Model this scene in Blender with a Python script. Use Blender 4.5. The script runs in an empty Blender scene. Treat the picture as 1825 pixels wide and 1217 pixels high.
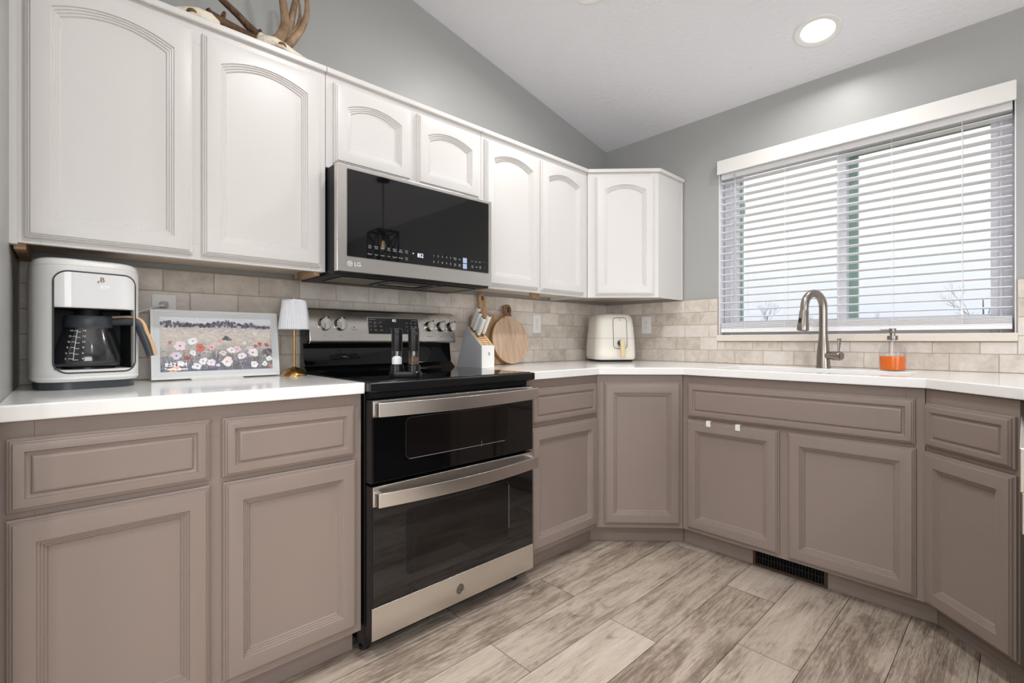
import bpy, math, random
from mathutils import Vector, Matrix
random.seed(7)
PI = math.pi
S = bpy.context.scene
COL = S.collection

# ------------------------------------------------------------------ camera
cd = bpy.data.cameras.new('camera'); cam = bpy.data.objects.new('camera', cd); COL.objects.link(cam)
cam.location = (2.1077, -2.902, 1.0537)
cam.rotation_euler = (PI/2, 0, 0.8203)
cd.sensor_width = 36; cd.lens = 849.84/1825*36
cd.shift_x = -1.96/1825; cd.shift_y = -2.0/1825
cd.clip_start = 0.02
S.camera = cam
# ------------------------------------------------------------------ exposure
S.view_settings.view_transform = 'Standard'; S.view_settings.look = 'None'
S.view_settings.gamma = 1.0; S.view_settings.use_curve_mapping = False
S.view_settings.exposure = 0.05
S.cycles.max_bounces = 8; S.cycles.diffuse_bounces = 4; S.cycles.glossy_bounces = 4
S.cycles.transmission_bounces = 6; S.cycles.transparent_max_bounces = 12
S.cycles.caustics_reflective = False; S.cycles.caustics_refractive = False
S.cycles.sample_clamp_indirect = 6.0

# ------------------------------------------------------------------ sky
W = bpy.data.worlds.new('sky'); S.world = W; W.use_nodes = True
nt = W.node_tree; nt.nodes.clear()
def N(nt, t, **k):
    n = nt.nodes.new(t)
    for a, b in k.items(): setattr(n, a, b)
    return n
_tc = N(nt, 'ShaderNodeTexCoord'); _sp = N(nt, 'ShaderNodeSeparateXYZ'); _cr = N(nt, 'ShaderNodeValToRGB')
_bg = N(nt, 'ShaderNodeBackground'); _wo = N(nt, 'ShaderNodeOutputWorld')
nt.links.new(_tc.outputs['Generated'], _sp.inputs[0]); nt.links.new(_sp.outputs['Z'], _cr.inputs[0])
_cr.color_ramp.elements[0].position = 0.0; _cr.color_ramp.elements[0].color = (0.74, 0.81, 0.91, 1)
_cr.color_ramp.elements[1].position = 0.24; _cr.color_ramp.elements[1].color = (1.0, 1.0, 1.0, 1)
_e = _cr.color_ramp.elements.new(0.09); _e.color = (0.85, 0.90, 0.97, 1)
nt.links.new(_cr.outputs[0], _bg.inputs['Color']); _bg.inputs['Strength'].default_value = 1.12
nt.links.new(_bg.outputs[0], _wo.inputs[0])

# ------------------------------------------------------------------ large lights
def area(name, loc, rot, sx, sy, energy, color=(1,1,1), portal=False, shape='RECTANGLE', spread=PI):
    l = bpy.data.lights.new(name, 'AREA'); l.shape = shape; l.size = sx; l.size_y = sy
    l.energy = energy; l.color = color; l.spread = spread
    if portal: l.cycles.is_portal = True
    o = bpy.data.objects.new(name, l); COL.objects.link(o); o.location = loc; o.rotation_euler = rot
    return o
# portal at the kitchen window; two unseen fill lights added to brighten the room
area('kitchen_window_portal', (1.46, 0.16, 1.58), (-PI/2, 0, 0), 1.22, 0.97, 1, (1, 1, 1), portal=True)
area('rear_fill_light', (3.75, -6.43, 1.25), (PI/2, 0, 0), 2.6, 2.0, 58, (0.95, 0.975, 1.0))
area('side_fill_light', (5.43, -3.2, 1.5), (0, PI/2, 0), 1.3, 2.2, 50, (0.95, 0.975, 1.0))
CANS = [(1.446, -0.33), (0.75, -1.16), (1.75, -1.95), (0.95, -3.6), (2.6, -3.9), (3.9, -2.2), (1.5, -5.2)]
CAN_W = [5.0, 7.5, 20, 27, 24, 22, 32]

# ------------------------------------------------------------------ helpers
def lin(c):
    if isinstance(c, str):
        c = [int(c[i:i+2], 16)/255 for i in (0, 2, 4)]
        c = [x/12.92 if x <= .04045 else ((x+.055)/1.055)**2.4 for x in c]
    return (c[0], c[1], c[2], 1)
MATS = {}
def mat(name, color=(.8,.8,.8), rough=.5, metal=0., spec=.5, emit=None, estr=0., trans=0., ior=1.45, coat=0., aniso=0.):
    m = bpy.data.materials.new(name); m.use_nodes = True
    b = m.node_tree.nodes['Principled BSDF']
    b.inputs['Base Color'].default_value = lin(color); b.inputs['Roughness'].default_value = rough
    b.inputs['Metallic'].default_value = metal; b.inputs['Specular IOR Level'].default_value = spec
    b.inputs['IOR'].default_value = ior; b.inputs['Transmission Weight'].default_value = trans
    b.inputs['Coat Weight'].default_value = coat; b.inputs['Anisotropic'].default_value = aniso
    if emit is not None:
        b.inputs['Emission Color'].default_value = lin(emit); b.inputs['Emission Strength'].default_value = estr
    MATS[name] = m
    return m
def nodes(m): return m.node_tree, m.node_tree.nodes['Principled BSDF']
def noise_bump(m, scale, strength, dist=.002, stretch=(1,1,1), detail=4):
    nt, b = nodes(m)
    tc = N(nt, 'ShaderNodeTexCoord'); mp = N(nt, 'ShaderNodeMapping'); no = N(nt, 'ShaderNodeTexNoise'); bu = N(nt, 'ShaderNodeBump')
    mp.inputs['Scale'].default_value = stretch
    no.inputs['Scale'].default_value = scale; no.inputs['Detail'].default_value = detail
    bu.inputs['Strength'].default_value = strength; bu.inputs['Distance'].default_value = dist
    L = nt.links.new
    L(tc.outputs['Object'], mp.inputs[0]); L(mp.outputs[0], no.inputs['Vector']); L(no.outputs['Fac'], bu.inputs['Height']); L(bu.outputs[0], b.inputs['Normal'])
    return no
def noise_color(m, scale, stops, stretch=(1,1,1), detail=5, rough=.6, distortion=0., attr=None, attr_amt=.0):
    """stops: [(pos, color)]; optional face attribute shifts the noise and the value"""
    nt, b = nodes(m); L = nt.links.new
    tc = N(nt, 'ShaderNodeTexCoord'); mp = N(nt, 'ShaderNodeMapping'); no = N(nt, 'ShaderNodeTexNoise'); cr = N(nt, 'ShaderNodeValToRGB')
    mp.inputs['Scale'].default_value = stretch
    no.inputs['Scale'].default_value = scale; no.inputs['Detail'].default_value = detail; no.inputs['Roughness'].default_value = rough
    no.inputs['Distortion'].default_value = distortion
    L(tc.outputs['Object'], mp.inputs[0]); L(mp.outputs[0], no.inputs['Vector'])
    els = cr.color_ramp.elements
    while len(els) < len(stops): els.new(.5)
    for e, (p, c) in zip(els, stops): e.position = p; e.color = lin(c)
    fac = no.outputs['Fac']
    if attr:
        at = N(nt, 'ShaderNodeAttribute', attribute_name=attr)
        no.noise_dimensions = '4D'
        mu = N(nt, 'ShaderNodeMath', operation='MULTIPLY'); mu.inputs[1].default_value = 37.0
        L(at.outputs['Fac'], mu.inputs[0]); L(mu.outputs[0], no.inputs['W'])
        ma = N(nt, 'ShaderNodeMath', operation='MULTIPLY_ADD'); ma.inputs[1].default_value = attr_amt
        L(at.outputs['Fac'], ma.inputs[0]); L(no.outputs['Fac'], ma.inputs[2])
        su = N(nt, 'ShaderNodeMath', operation='SUBTRACT'); su.inputs[1].default_value = attr_amt/2
        L(ma.outputs[0], su.inputs[0]); fac = su.outputs[0]
    L(fac, cr.inputs[0]); L(cr.outputs[0], b.inputs['Base Color'])
    return no, cr

class MB:
    def __init__(s): s.v = []; s.f = []; s.m = []; s.mi = 0; s.attr = []; s.av = 0.0
    def add(s, vs, fs):
        o = len(s.v); s.v += [tuple(p) for p in vs]
        for f in fs: s.f.append(tuple(i+o for i in f)); s.m.append(s.mi); s.attr.append(s.av)
    def box(s, x0, y0, z0, x1, y1, z1):
        x0, x1 = min(x0,x1), max(x0,x1); y0, y1 = min(y0,y1), max(y0,y1); z0, z1 = min(z0,z1), max(z0,z1)
        s.add([(x0,y0,z0),(x1,y0,z0),(x1,y1,z0),(x0,y1,z0),(x0,y0,z1),(x1,y0,z1),(x1,y1,z1),(x0,y1,z1)],
              [(0,3,2,1),(4,5,6,7),(0,1,5,4),(1,2,6,5),(2,3,7,6),(3,0,4,7)])
    def fbox(s, F, a0, b0, c0, a1, b1, c1):
        """box in a frame F(u, z, n)"""
        P = [F(a0,b0,c0),F(a1,b0,c0),F(a1,b1,c0),F(a0,b1,c0),F(a0,b0,c1),F(a1,b0,c1),F(a1,b1,c1),F(a0,b1,c1)]
        s.add(P, [(0,3,2,1),(4,5,6,7),(0,1,5,4),(1,2,6,5),(2,3,7,6),(3,0,4,7)])
    def rings(s, R, cap0=True, cap1=True, close=True):
        n = len(R[0]); vs = [p for r in R for p in r]; fs = []
        for i in range(len(R)-1):
            for j in range(n if close else n-1):
                k = (j+1) % n
                fs.append((i*n+j, i*n+k, (i+1)*n+k, (i+1)*n+j))
        if cap0: fs.append(tuple(range(n))[::-1])
        if cap1: fs.append(tuple((len(R)-1)*n+j for j in range(n)))
        s.add(vs, fs)
    def lathe(s, prof, c=(0,0,0), n=32, M=None, cap0=True, cap1=True):
        R = []
        for r, z in prof:
            ring = [Vector((r*math.cos(2*PI*i/n), r*math.sin(2*PI*i/n), z)) for i in range(n)]
            R.append([((M @ p) if M else p) + Vector(c) for p in ring])
        s.rings(R, cap0, cap1)
    def tube(s, pts, rad, n=12, cap=True, flat=1.0, up=None):
        pts = [Vector(p) for p in pts]
        if not isinstance(rad, (list, tuple)): rad = [rad]*len(pts)
        R = []; nrm = None
        for i, p in enumerate(pts):
            t = (pts[min(i+1, len(pts)-1)] - pts[max(i-1, 0)]).normalized()
            if nrm is None:
                a = Vector(up) if up else (Vector((0,0,1)) if abs(t.z) < .9 else Vector((1,0,0)))
                nrm = (a - t*a.dot(t)).normalized()
            else:
                nrm = (nrm - t*nrm.dot(t)).normalized()
            b = t.cross(nrm)
            R.append([p + (nrm*math.cos(2*PI*j/n)*flat + b*math.sin(2*PI*j/n))*rad[i] for j in range(n)])
        s.rings(R, cap, cap)
    def prism(s, poly, F, n0, n1):
        """poly in (a,b) of frame F, between n0 and n1; counter-clockwise seen from +n"""
        s.rings([[F(a, b, n0) for a, b in poly], [F(a, b, n1) for a, b in poly]])
    def sphere(s, c, r, n=16, m=10, sc=(1,1,1)):
        prof = [(max(1e-5, math.sin(PI*i/m))*r, -math.cos(PI*i/m)*r) for i in range(m+1)]
        M = Matrix.Diagonal(sc)
        s.lathe(prof, c, n, M)
    def build(s, name, mats, parent=None, bevel=0., seg=2, sharp=32, attr=None, sub=0):
        me = bpy.data.meshes.new(name); me.from_pydata(s.v, [], s.f)
        if not isinstance(mats, (list, tuple)): mats = [mats]
        for m in mats: me.materials.append(m)
        me.polygons.foreach_set('material_index', s.m)
        if attr:
            a = me.attributes.new(attr, 'FLOAT', 'FACE'); a.data.foreach_set('value', s.attr)
        me.update()
        me.shade_smooth(); me.set_sharp_from_angle(angle=math.radians(sharp))
        o = bpy.data.objects.new(name, me); COL.objects.link(o)
        if bevel > 0:
            b = o.modifiers.new('bevel', 'BEVEL'); b.width = bevel; b.segments = seg; b.limit_method = 'ANGLE'; b.angle_limit = math.radians(40); b.harden_normals = True
        if sub:
            b = o.modifiers.new('sub', 'SUBSURF'); b.levels = sub; b.render_levels = sub
        if parent: par(o, parent)
        return o
def par(o, p):
    o.parent = p
    root = p
    acc = Matrix.Identity(4); chain = []
    while root: chain.append(root); root = root.parent
    for r in reversed(chain): acc = acc @ r.matrix_parent_inverse @ Matrix.LocRotScale(r.location, r.rotation_euler, r.scale)
    o.matrix_parent_inverse = acc.inverted()
def tag(o, label=None, cat=None, group=None, kind=None):
    if label: o['label'] = label
    if cat: o['category'] = cat
    if group: o['group'] = group
    if kind: o['kind'] = kind
    return o
def thing(name, label, cat, loc, group=None):
    o = bpy.data.objects.new(name, None); COL.objects.link(o); o.location = loc; o.empty_display_size = .05
    return tag(o, label, cat, group)
def frame(o, u, n):
    """F(a, b, c) = o + a*u + b*z + c*n"""
    o, u, n = Vector(o), Vector(u).normalized(), Vector(n).normalized()
    return lambda a, b, c=0.: o + u*a + Vector((0,0,b)) + n*c
def frame3(o, u, v, n):
    o, u, v, n = Vector(o), Vector(u), Vector(v), Vector(n)
    return lambda a, b, c=0.: o + u*a + v*b + n*c
def text(body, size, F, a, b, c, m, parent, name='lettering', align='CENTER', ext=.0002, sx=1.0):
    cu = bpy.data.curves.new(name, 'FONT'); cu.body = body; cu.size = size; cu.align_x = align; cu.align_y = 'CENTER'; cu.extrude = ext
    cu.resolution_u = 3
    cu.materials.append(m)
    o = bpy.data.objects.new(name, cu); COL.objects.link(o)
    p = F(a, b, c); u = (F(1,0,0)-F(0,0,0)).normalized()*sx; v = (F(0,1,0)-F(0,0,0)).normalized(); n = (F(0,0,1)-F(0,0,0)).normalized()
    Mx = Matrix(((u.x,v.x,n.x,p.x),(u.y,v.y,n.y,p.y),(u.z,v.z,n.z,p.z),(0,0,0,1)))
    o.matrix_world = Mx
    if parent:
        loc, rot, sc = Mx.decompose(); o.rotation_mode = 'XYZ'
        o.location = loc; o.rotation_euler = rot.to_euler(); o.scale = sc
        par(o, parent)
    return o
def rrect(a0, b0, a1, b1, r, k=6):
    out = []
    for cx, cy, t0 in ((a1-r,b0+r,-PI/2),(a1-r,b1-r,0),(a0+r,b1-r,PI/2),(a0+r,b0+r,PI)):
        for i in range(k+1):
            t = t0 + PI/2*i/k; out.append((cx+r*math.cos(t), cy+r*math.sin(t)))
    return out
def arc(c, r, t0, t1, k): return [(c[0]+r*math.cos(t0+(t1-t0)*i/k), c[1]+r*math.sin(t0+(t1-t0)*i/k)) for i in range(k+1)]
def smoothpts(P, k=6):
    """Catmull-Rom through points (any dimension)"""
    P = [Vector(p) for p in P]; out = []
    for i in range(len(P)-1):
        p0, p1, p2, p3 = P[max(i-1,0)], P[i], P[i+1], P[min(i+2, len(P)-1)]
        for j in range(k):
            t = j/k
            out.append(.5*((2*p1)+(p2-p0)*t+(2*p0-5*p1+4*p2-p3)*t*t+(3*p1-p0-3*p2+p3)*t**3))
    out.append(P[-1]); return out

# ------------------------------------------------------------------ materials
M_wall = mat('wall_paint', 'aaaaa8', .42); noise_bump(M_wall, 140, .12, .002)
M_ceil = mat('ceiling_paint', 'eeeff3', .7); noise_bump(M_ceil, 45, .42, .006, detail=6)
M_white = mat('upper_paint', 'd6d3d0', .32); noise_bump(M_white, 30, .10, .0012, (6, 6, .35))
M_taupe = mat('lower_paint', '8f8179', .29); noise_bump(M_taupe, 30, .12, .0012, (6, 6, .5))
M_taupe_h = mat('lower_paint_drawer', '8f8179', .29); noise_bump(M_taupe_h, 30, .12, .0012, (.5, .5, 8))
M_trimw = mat('white_trim', 'eceae6', .35)
M_sillm = mat('sill_stone', 'e3d9cc', .4)
M_vinyl = mat('white_vinyl', 'f0f0f6', .4)
M_slat = mat('blind_slat', 'f6f6f8', .45)
M_plastic = mat('white_plastic', 'ecebe8', .35)
M_quartz = mat('white_quartz', 'eeebe6', .10, spec=.55)
_n, _c = noise_color(M_quartz, 2.2, [(0, 'd8d3cc'), (.36, 'eceae7'), (.42, 'f3f2f0'), (1, 'f3f2f0')], distortion=1.2, detail=8)
M_sink = mat('white_sink', 'e6e4e2', .25)
M_tile = mat('travertine_tile', 'd6c8b8', .42)
noise_color(M_tile, 16, [(.2, 'b5a99d'), (.42, 'cdc3b8'), (.58, 'dad1c8'), (.85, 'e8e1da')], detail=8, rough=.68, distortion=.6, attr='rnd', attr_amt=.30)
M_grout = mat('grout', 'b3a18b', .8)
M_steel = mat('stainless_steel', 'dedad5', .27, metal=1.0, aniso=.5)
noise_bump(M_steel, 60, .02, .001, (1, .6, 22), 3)
M_steel2 = mat('brushed_nickel', '9c958d', .28, metal=1.0)
M_chrome = mat('polished_steel', 'c9c7c2', .10, metal=1.0)
M_brass = mat('brass', 'b08d4e', .25, metal=1.0)
M_gold = mat('gold_mark', '9a7430', .3, metal=.8)
M_blackglass = mat('black_glass', '0a0a0b', .035, spec=.9)
M_black = mat('black_enamel', '131315', .22)
M_cook = mat('black_cooktop', '08080a', .045, spec=.6)
M_blackm = mat('black_matte', '17181a', .5)
M_satin = mat('satin_black', '0e0e10', .33)
M_void = mat('dark_gap', '050505', .8)
M_chargrey = mat('charcoal_plastic', '3c4045', .38)
M_mesh = mat('filter_mesh', '8c8472', .4, metal=.7)
_nt, _b = nodes(M_mesh); noise_bump(M_mesh, 420, .9, .004)
M_cream = mat('white_appliance', 'e6e6e3', .33)
M_creamgloss = mat('white_gloss', 'e9eaea', .06)
M_cream2 = mat('warm_white_appliance', 'e9e4da', .34)
M_cream3 = mat('warm_white_gloss', 'ebe7df', .06)
M_tan = mat('tan_handle', 'd9c39b', .4)
M_greyside = mat('grey_block', 'bdbec0', .45)
M_kwhite = mat('knife_handle_white', 'e8e6e0', .35)
M_rubberwood = mat('rubberwood', 'd8b184', .45)
M_slot = mat('knife_slot', '6d4a2b', .7)
M_raw = mat('raw_cabinet_wood', 'a38464', .6)
noise_color(M_raw, 6, [(.3, '8a6a4c'), (.7, 'b89a7c')], (1, 6, 1))
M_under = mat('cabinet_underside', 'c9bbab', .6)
M_reg = mat('register_brown', '4b382c', .5, metal=.3)
M_amark = mat('print_dark', '3a3a3a', .5)
M_print = mat('print_light', 'a9acb2', .5, emit='c9ccd2', estr=.05)
M_led = mat('led_digits', 'dfe9ff', .5, emit='d5e3ff', estr=.9)
M_glow = mat('lamp_lens', 'ffffff', .5, emit='fffaf2', estr=3.2)
M_bulb = mat('bulb_glow', 'ffdfae', .5, emit='ffdfae', estr=3)
M_bone = mat('bone', 'e6dcc8', .6); noise_color(M_bone, 18, [(.3, 'b59c78'), (.5, 'e6dcca'), (1, 'f1eadd')], detail=6); noise_bump(M_bone, 60, .3, .003)
M_bonehole = mat('bone_hollow', '6b5327', .8)
M_antler = mat('antler', '8f7458', .5); noise_color(M_antler, 14, [(.25, '4f3b29'), (.5, '8b7055'), (.75, 'b49a7b')], (1, 1, 1), detail=6); noise_bump(M_antler, 90, .5, .004)
M_antlerdark = mat('antler_dark', '5d422e', .6); noise_color(M_antlerdark, 30, [(.3, '2f2016'), (.55, '63472f'), (.8, '93734f')], detail=6); noise_bump(M_antlerdark, 110, .9, .008)
M_acacia = mat('acacia', 'a97c52', .45); noise_color(M_acacia, 5, [(.25, '8a6a4c'), (.5, 'b79672'), (.75, 'cfb496')], (1, 7, 1.2), detail=6, distortion=1.0)
M_mango = mat('mango_wood', 'c9ab8c', .45); noise_color(M_mango, 4, [(.2, '8d7260'), (.42, 'bda088'), (.6, 'd2b79b'), (.85, 'dcc4a8')], (1, 6, .9), detail=7, distortion=1.4)
M_mangod = mat('mango_handle', '8a6645', .45); noise_color(M_mangod, 6, [(.3, '5d4029'), (.6, '936d4a'), (.85, 'b48d66')], (1, 6, 1), detail=5)
M_honey = mat('honey_edge', 'b98a48', .45)
M_shade = mat('pleated_shade', 'dfe0e4', .6)
M_salt = mat('salt', 'f0f0f2', .8)
M_pepper = mat('peppercorn', '55412f', .7); noise_color(M_pepper, 160, [(.35, '20150e'), (.6, '6b4e34'), (.8, 'a98a67')])
M_dip = mat('dip_tube', 'f2a04a', .4)
M_sash = mat('sash_green_grey', '9fbdb2', .4)
M_bark = mat('bare_branches', '7d8790', .8)
M_pole = mat('weathered_pole', '8fa3ab', .7)
def thin_glass(name, tint=(1,1,1), rough=0.0, refl=.035):
    m = bpy.data.materials.new(name); m.use_nodes = True; nt = m.node_tree; nt.nodes.clear()
    t = N(nt, 'ShaderNodeBsdfTransparent'); g = N(nt, 'ShaderNodeBsdfGlossy'); fr = N(nt, 'ShaderNodeLayerWeight'); mx = N(nt, 'ShaderNodeMixShader'); o = N(nt, 'ShaderNodeOutputMaterial')
    t.inputs[0].default_value = (*tint, 1); g.inputs['Roughness'].default_value = rough; fr.inputs[0].default_value = .5
    pw = N(nt, 'ShaderNodeMath', operation='POWER'); pw.inputs[1].default_value = 4.0; nt.links.new(fr.outputs['Facing'], pw.inputs[0])
    ma = N(nt, 'ShaderNodeMath', operation='MULTIPLY_ADD'); ma.inputs[1].default_value = .7; ma.inputs[2].default_value = refl; nt.links.new(pw.outputs[0], ma.inputs[0])
    nt.links.new(ma.outputs[0], mx.inputs[0]); nt.links.new(t.outputs[0], mx.inputs[1]); nt.links.new(g.outputs[0], mx.inputs[2]); nt.links.new(mx.outputs[0], o.inputs[0])
    return m
M_pane = thin_glass('window_glass', (.985, .985, .985))
M_clear = thin_glass('clear_glass', (.93, .94, .95))
M_smoke = thin_glass('carafe_glass', (.86, .87, .88), .12, .10)
M_soap = mat('orange_soap', 'ff7a12', .12, emit=None); nodes(M_soap)[1].inputs['Subsurface Weight'].default_value = .35; nodes(M_soap)[1].inputs['Subsurface Radius'].default_value = (.03, .008, .002)
# floor: each plank carries its own value
M_plank = mat('floor_plank', 'a39688', .42)
def plank_nodes():
    nt, b = nodes(M_plank); L = nt.links.new
    tc = N(nt, 'ShaderNodeTexCoord'); at = N(nt, 'ShaderNodeAttribute', attribute_name='rnd')
    mu = N(nt, 'ShaderNodeMath', operation='MULTIPLY'); mu.inputs[1].default_value = 53.0; L(at.outputs['Fac'], mu.inputs[0])
    def nz(scale, st, det, rg, dist):
        mp = N(nt, 'ShaderNodeMapping'); mp.inputs['Scale'].default_value = st
        n = N(nt, 'ShaderNodeTexNoise', noise_dimensions='4D'); n.inputs['Scale'].default_value = scale; n.inputs['Detail'].default_value = det
        n.inputs['Roughness'].default_value = rg; n.inputs['Distortion'].default_value = dist
        L(tc.outputs['Object'], mp.inputs[0]); L(mp.outputs[0], n.inputs['Vector']); L(mu.outputs[0], n.inputs['W']); return n.outputs['Fac']
    grain = nz(9, (9, .42, 1), 8, .72, .3); cloud = nz(3.2, (2.4, .7, 1), 6, .66, .9); fine = nz(70, (7, .35, 1), 3, .6, .2)
    def mad(a, k, c):
        n = N(nt, 'ShaderNodeMath', operation='MULTIPLY_ADD'); n.inputs[1].default_value = k; L(a, n.inputs[0])
        if isinstance(c, float): n.inputs[2].default_value = c
        else: L(c, n.inputs[2])
        return n.outputs[0]
    v = mad(grain, .48, -.30); v = mad(cloud, .62, v); v = mad(fine, .34, v); v = mad(at.outputs['Fac'], .15, v)
    cr = N(nt, 'ShaderNodeValToRGB'); L(v, cr.inputs[0]); els = cr.color_ramp.elements
    st = [(.28, '5f5146'), (.38, '887a6d'), (.47, 'ac9e90'), (.60, 'bdb0a3'), (.76, 'd0c5b9')]
    while len(els) < len(st): els.new(.5)
    for e, (p, c) in zip(els, st): e.position = p; e.color = lin(c)
    crack = nz(26, (5.5, .22, 1), 6, .7, .5); knot = nz(5.5, (1.6, 1.0, 1), 3, .5, 1.6)
    r2 = N(nt, 'ShaderNodeValToRGB'); L(crack, r2.inputs[0]); r2.color_ramp.elements[0].position = .33; r2.color_ramp.elements[0].color = (.50, .47, .45, 1); r2.color_ramp.elements[1].position = .42; r2.color_ramp.elements[1].color = (1, 1, 1, 1)
    r3 = N(nt, 'ShaderNodeValToRGB'); L(knot, r3.inputs[0]); r3.color_ramp.elements[0].position = .25; r3.color_ramp.elements[0].color = (.55, .52, .50, 1); r3.color_ramp.elements[1].position = .40; r3.color_ramp.elements[1].color = (1, 1, 1, 1)
    m1 = N(nt, 'ShaderNodeMixRGB', blend_type='MULTIPLY'); m1.inputs[0].default_value = .8; L(cr.outputs[0], m1.inputs[1]); L(r2.outputs[0], m1.inputs[2])
    m2 = N(nt, 'ShaderNodeMixRGB', blend_type='MULTIPLY'); m2.inputs[0].default_value = .8; L(m1.outputs[0], m2.inputs[1]); L(r3.outputs[0], m2.inputs[2])
    L(m2.outputs[0], b.inputs['Base Color'])
    bu = N(nt, 'ShaderNodeBump'); bu.inputs['Strength'].default_value = .12; bu.inputs['Distance'].default_value = .002
    L(grain, bu.inputs['Height']); L(bu.outputs[0], b.inputs['Normal'])
plank_nodes()

# ================================================================== SETTING
XR, YB = 5.5, -6.5
SL = .2035
YRIDGE = -4.0
def zc(y): return 2.44 - SL*y if y > YRIDGE else 2.44 - SL*YRIDGE + SL*(y-YRIDGE)
# floor of planks running along y
mb = MB(); mb.mi = 1; mb.box(0, YB, -.06, XR, 0, -.002); mb.mi = 0
pitch, x0 = .194, .068-.194
known = {0: -2.25, 1: -1.05, 2: -1.65, 3: -1.815, 4: -1.377, 5: -1.829, 6: -1.401, 7: -2.05, 8: -1.20, 9: -1.75, 10: -2.3}
for i in range(0, 29):
    xa, xb = max(0, x0+i*pitch), min(XR, x0+(i+1)*pitch)
    if xb-xa < .01: continue
    st = known.get(i, -random.uniform(.3, 1.5))
    if i == 4: st = -1.377
    ys = [st + 1.22*k for k in range(-6, 4)]
    if i == 3: ys = [st + 1.22*k for k in range(-6, 4)]
    ys = [y for y in ys if YB < y < 0]; ys = [YB] + sorted(ys) + [0.]
    for a, b in zip(ys[:-1], ys[1:]):
        mb.av = random.random(); g = .0009
        mb.add([(xa+g, a+g, 0), (xb-g, a+g, 0), (xb-g, b-g, 0), (xa+g, b-g, 0)], [(0,1,2,3)])
tag(mb.build('floor', [M_plank, M_void], attr='rnd'), kind='structure')
# walls
T = .14
mb = MB(); F = frame3((0,0,0), (0,1,0), (0,0,1), (1,0,0))
mb.prism([(YB, -.05), (.0, -.05), (.0, zc(0)), (YRIDGE, zc(YRIDGE)), (YB, zc(YB))], F, -T, 0)
tag(mb.build('wall_left', M_wall), kind='structure')
WX0, WX1, WZ0, WZ1 = .836, 2.084, 1.085, 2.075
mb = MB()
mb.box(-T, 0, -.05, WX0, T, 2.44); mb.box(WX1, 0, -.05, XR+T, T, 2.44); mb.box(WX0, 0, -.05, WX1, T, WZ0); mb.box(WX0, 0, WZ1, WX1, T, 2.44)
tag(mb.build('wall_back', M_wall), kind='structure')
mb = MB(); mb.box(0, -3.135, 0, .80, -3.015, zc(-3.015))
mb.v = [(x, y, (zc(y) if z > 1 else z)) for x, y, z in mb.v]
tag(mb.build('wall_end', M_wall), kind='structure')
mb = MB(); F = frame3((XR,0,0), (0,1,0), (0,0,1), (1,0,0))
D0, D1 = (-4.3, .85), (-2.1, 2.15)
mb.prism([(YB, -.05), (D0[0], -.05), (D0[0], zc(D0[0])), (YB, zc(YB))], F, 0, T)
mb.prism([(D1[0], -.05), (0, -.05), (0, zc(0)), (D1[0], zc(D1[0]))], F, 0, T)
mb.prism([(D0[0], -.05), (D1[0], -.05), (D1[0], D0[1]), (D0[0], D0[1])], F, 0, T)
mb.prism([(D0[0], D1[1]), (D1[0], D1[1]), (D1[0], zc(D1[0])), (YRIDGE, zc(YRIDGE)), (D0[0], zc(D0[0]))], F, 0, T)
tag(mb.build('wall_right', M_wall), kind='structure')
mb = MB(); zt = zc(YB)
mb.box(-T, YB-T, -.05, 2.45, YB, zt); mb.box(5.05, YB-T, -.05, XR+T, YB, zt); mb.box(2.45, YB-T, -.05, 5.05, YB, .2); mb.box(2.45, YB-T, 2.3, 5.05, YB, zt)
tag(mb.build('wall_front', M_wall), kind='structure')
mb = MB(); F = frame3((0,0,0), (0,1,0), (0,0,1), (1,0,0))
mb.prism([(YB-T, zc(YB)), (YRIDGE, zc(YRIDGE)), (T, zc(T)), (T, zc(T)+.12), (YRIDGE, zc(YRIDGE)+.12), (YB-T, zc(YB)+.12)], F, -T, XR+T)
tag(mb.build('ceiling', M_ceil), kind='structure')
# unseen window frames added around the two fill lights
mb = MB()
for x in (2.45, 3.72, 4.99): mb.box(x, YB-.08, .2, x+.06, YB, 2.3)
mb.box(2.45, YB-.08, .2, 5.05, YB, .26); mb.box(2.45, YB-.08, 2.24, 5.05, YB, 2.3)
tag(mb.build('added_window_2', M_vinyl), kind='structure')
mb = MB()
for y in (-4.3, -3.23, -2.16): mb.box(XR, y, .85, XR+.08, y+.06, 2.15)
mb.box(XR, -4.3, .85, XR+.08, -2.1, .91); mb.box(XR, -4.3, 2.09, XR+.08, -2.1, 2.15)
tag(mb.build('added_window_3', M_vinyl), kind='structure')

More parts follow.
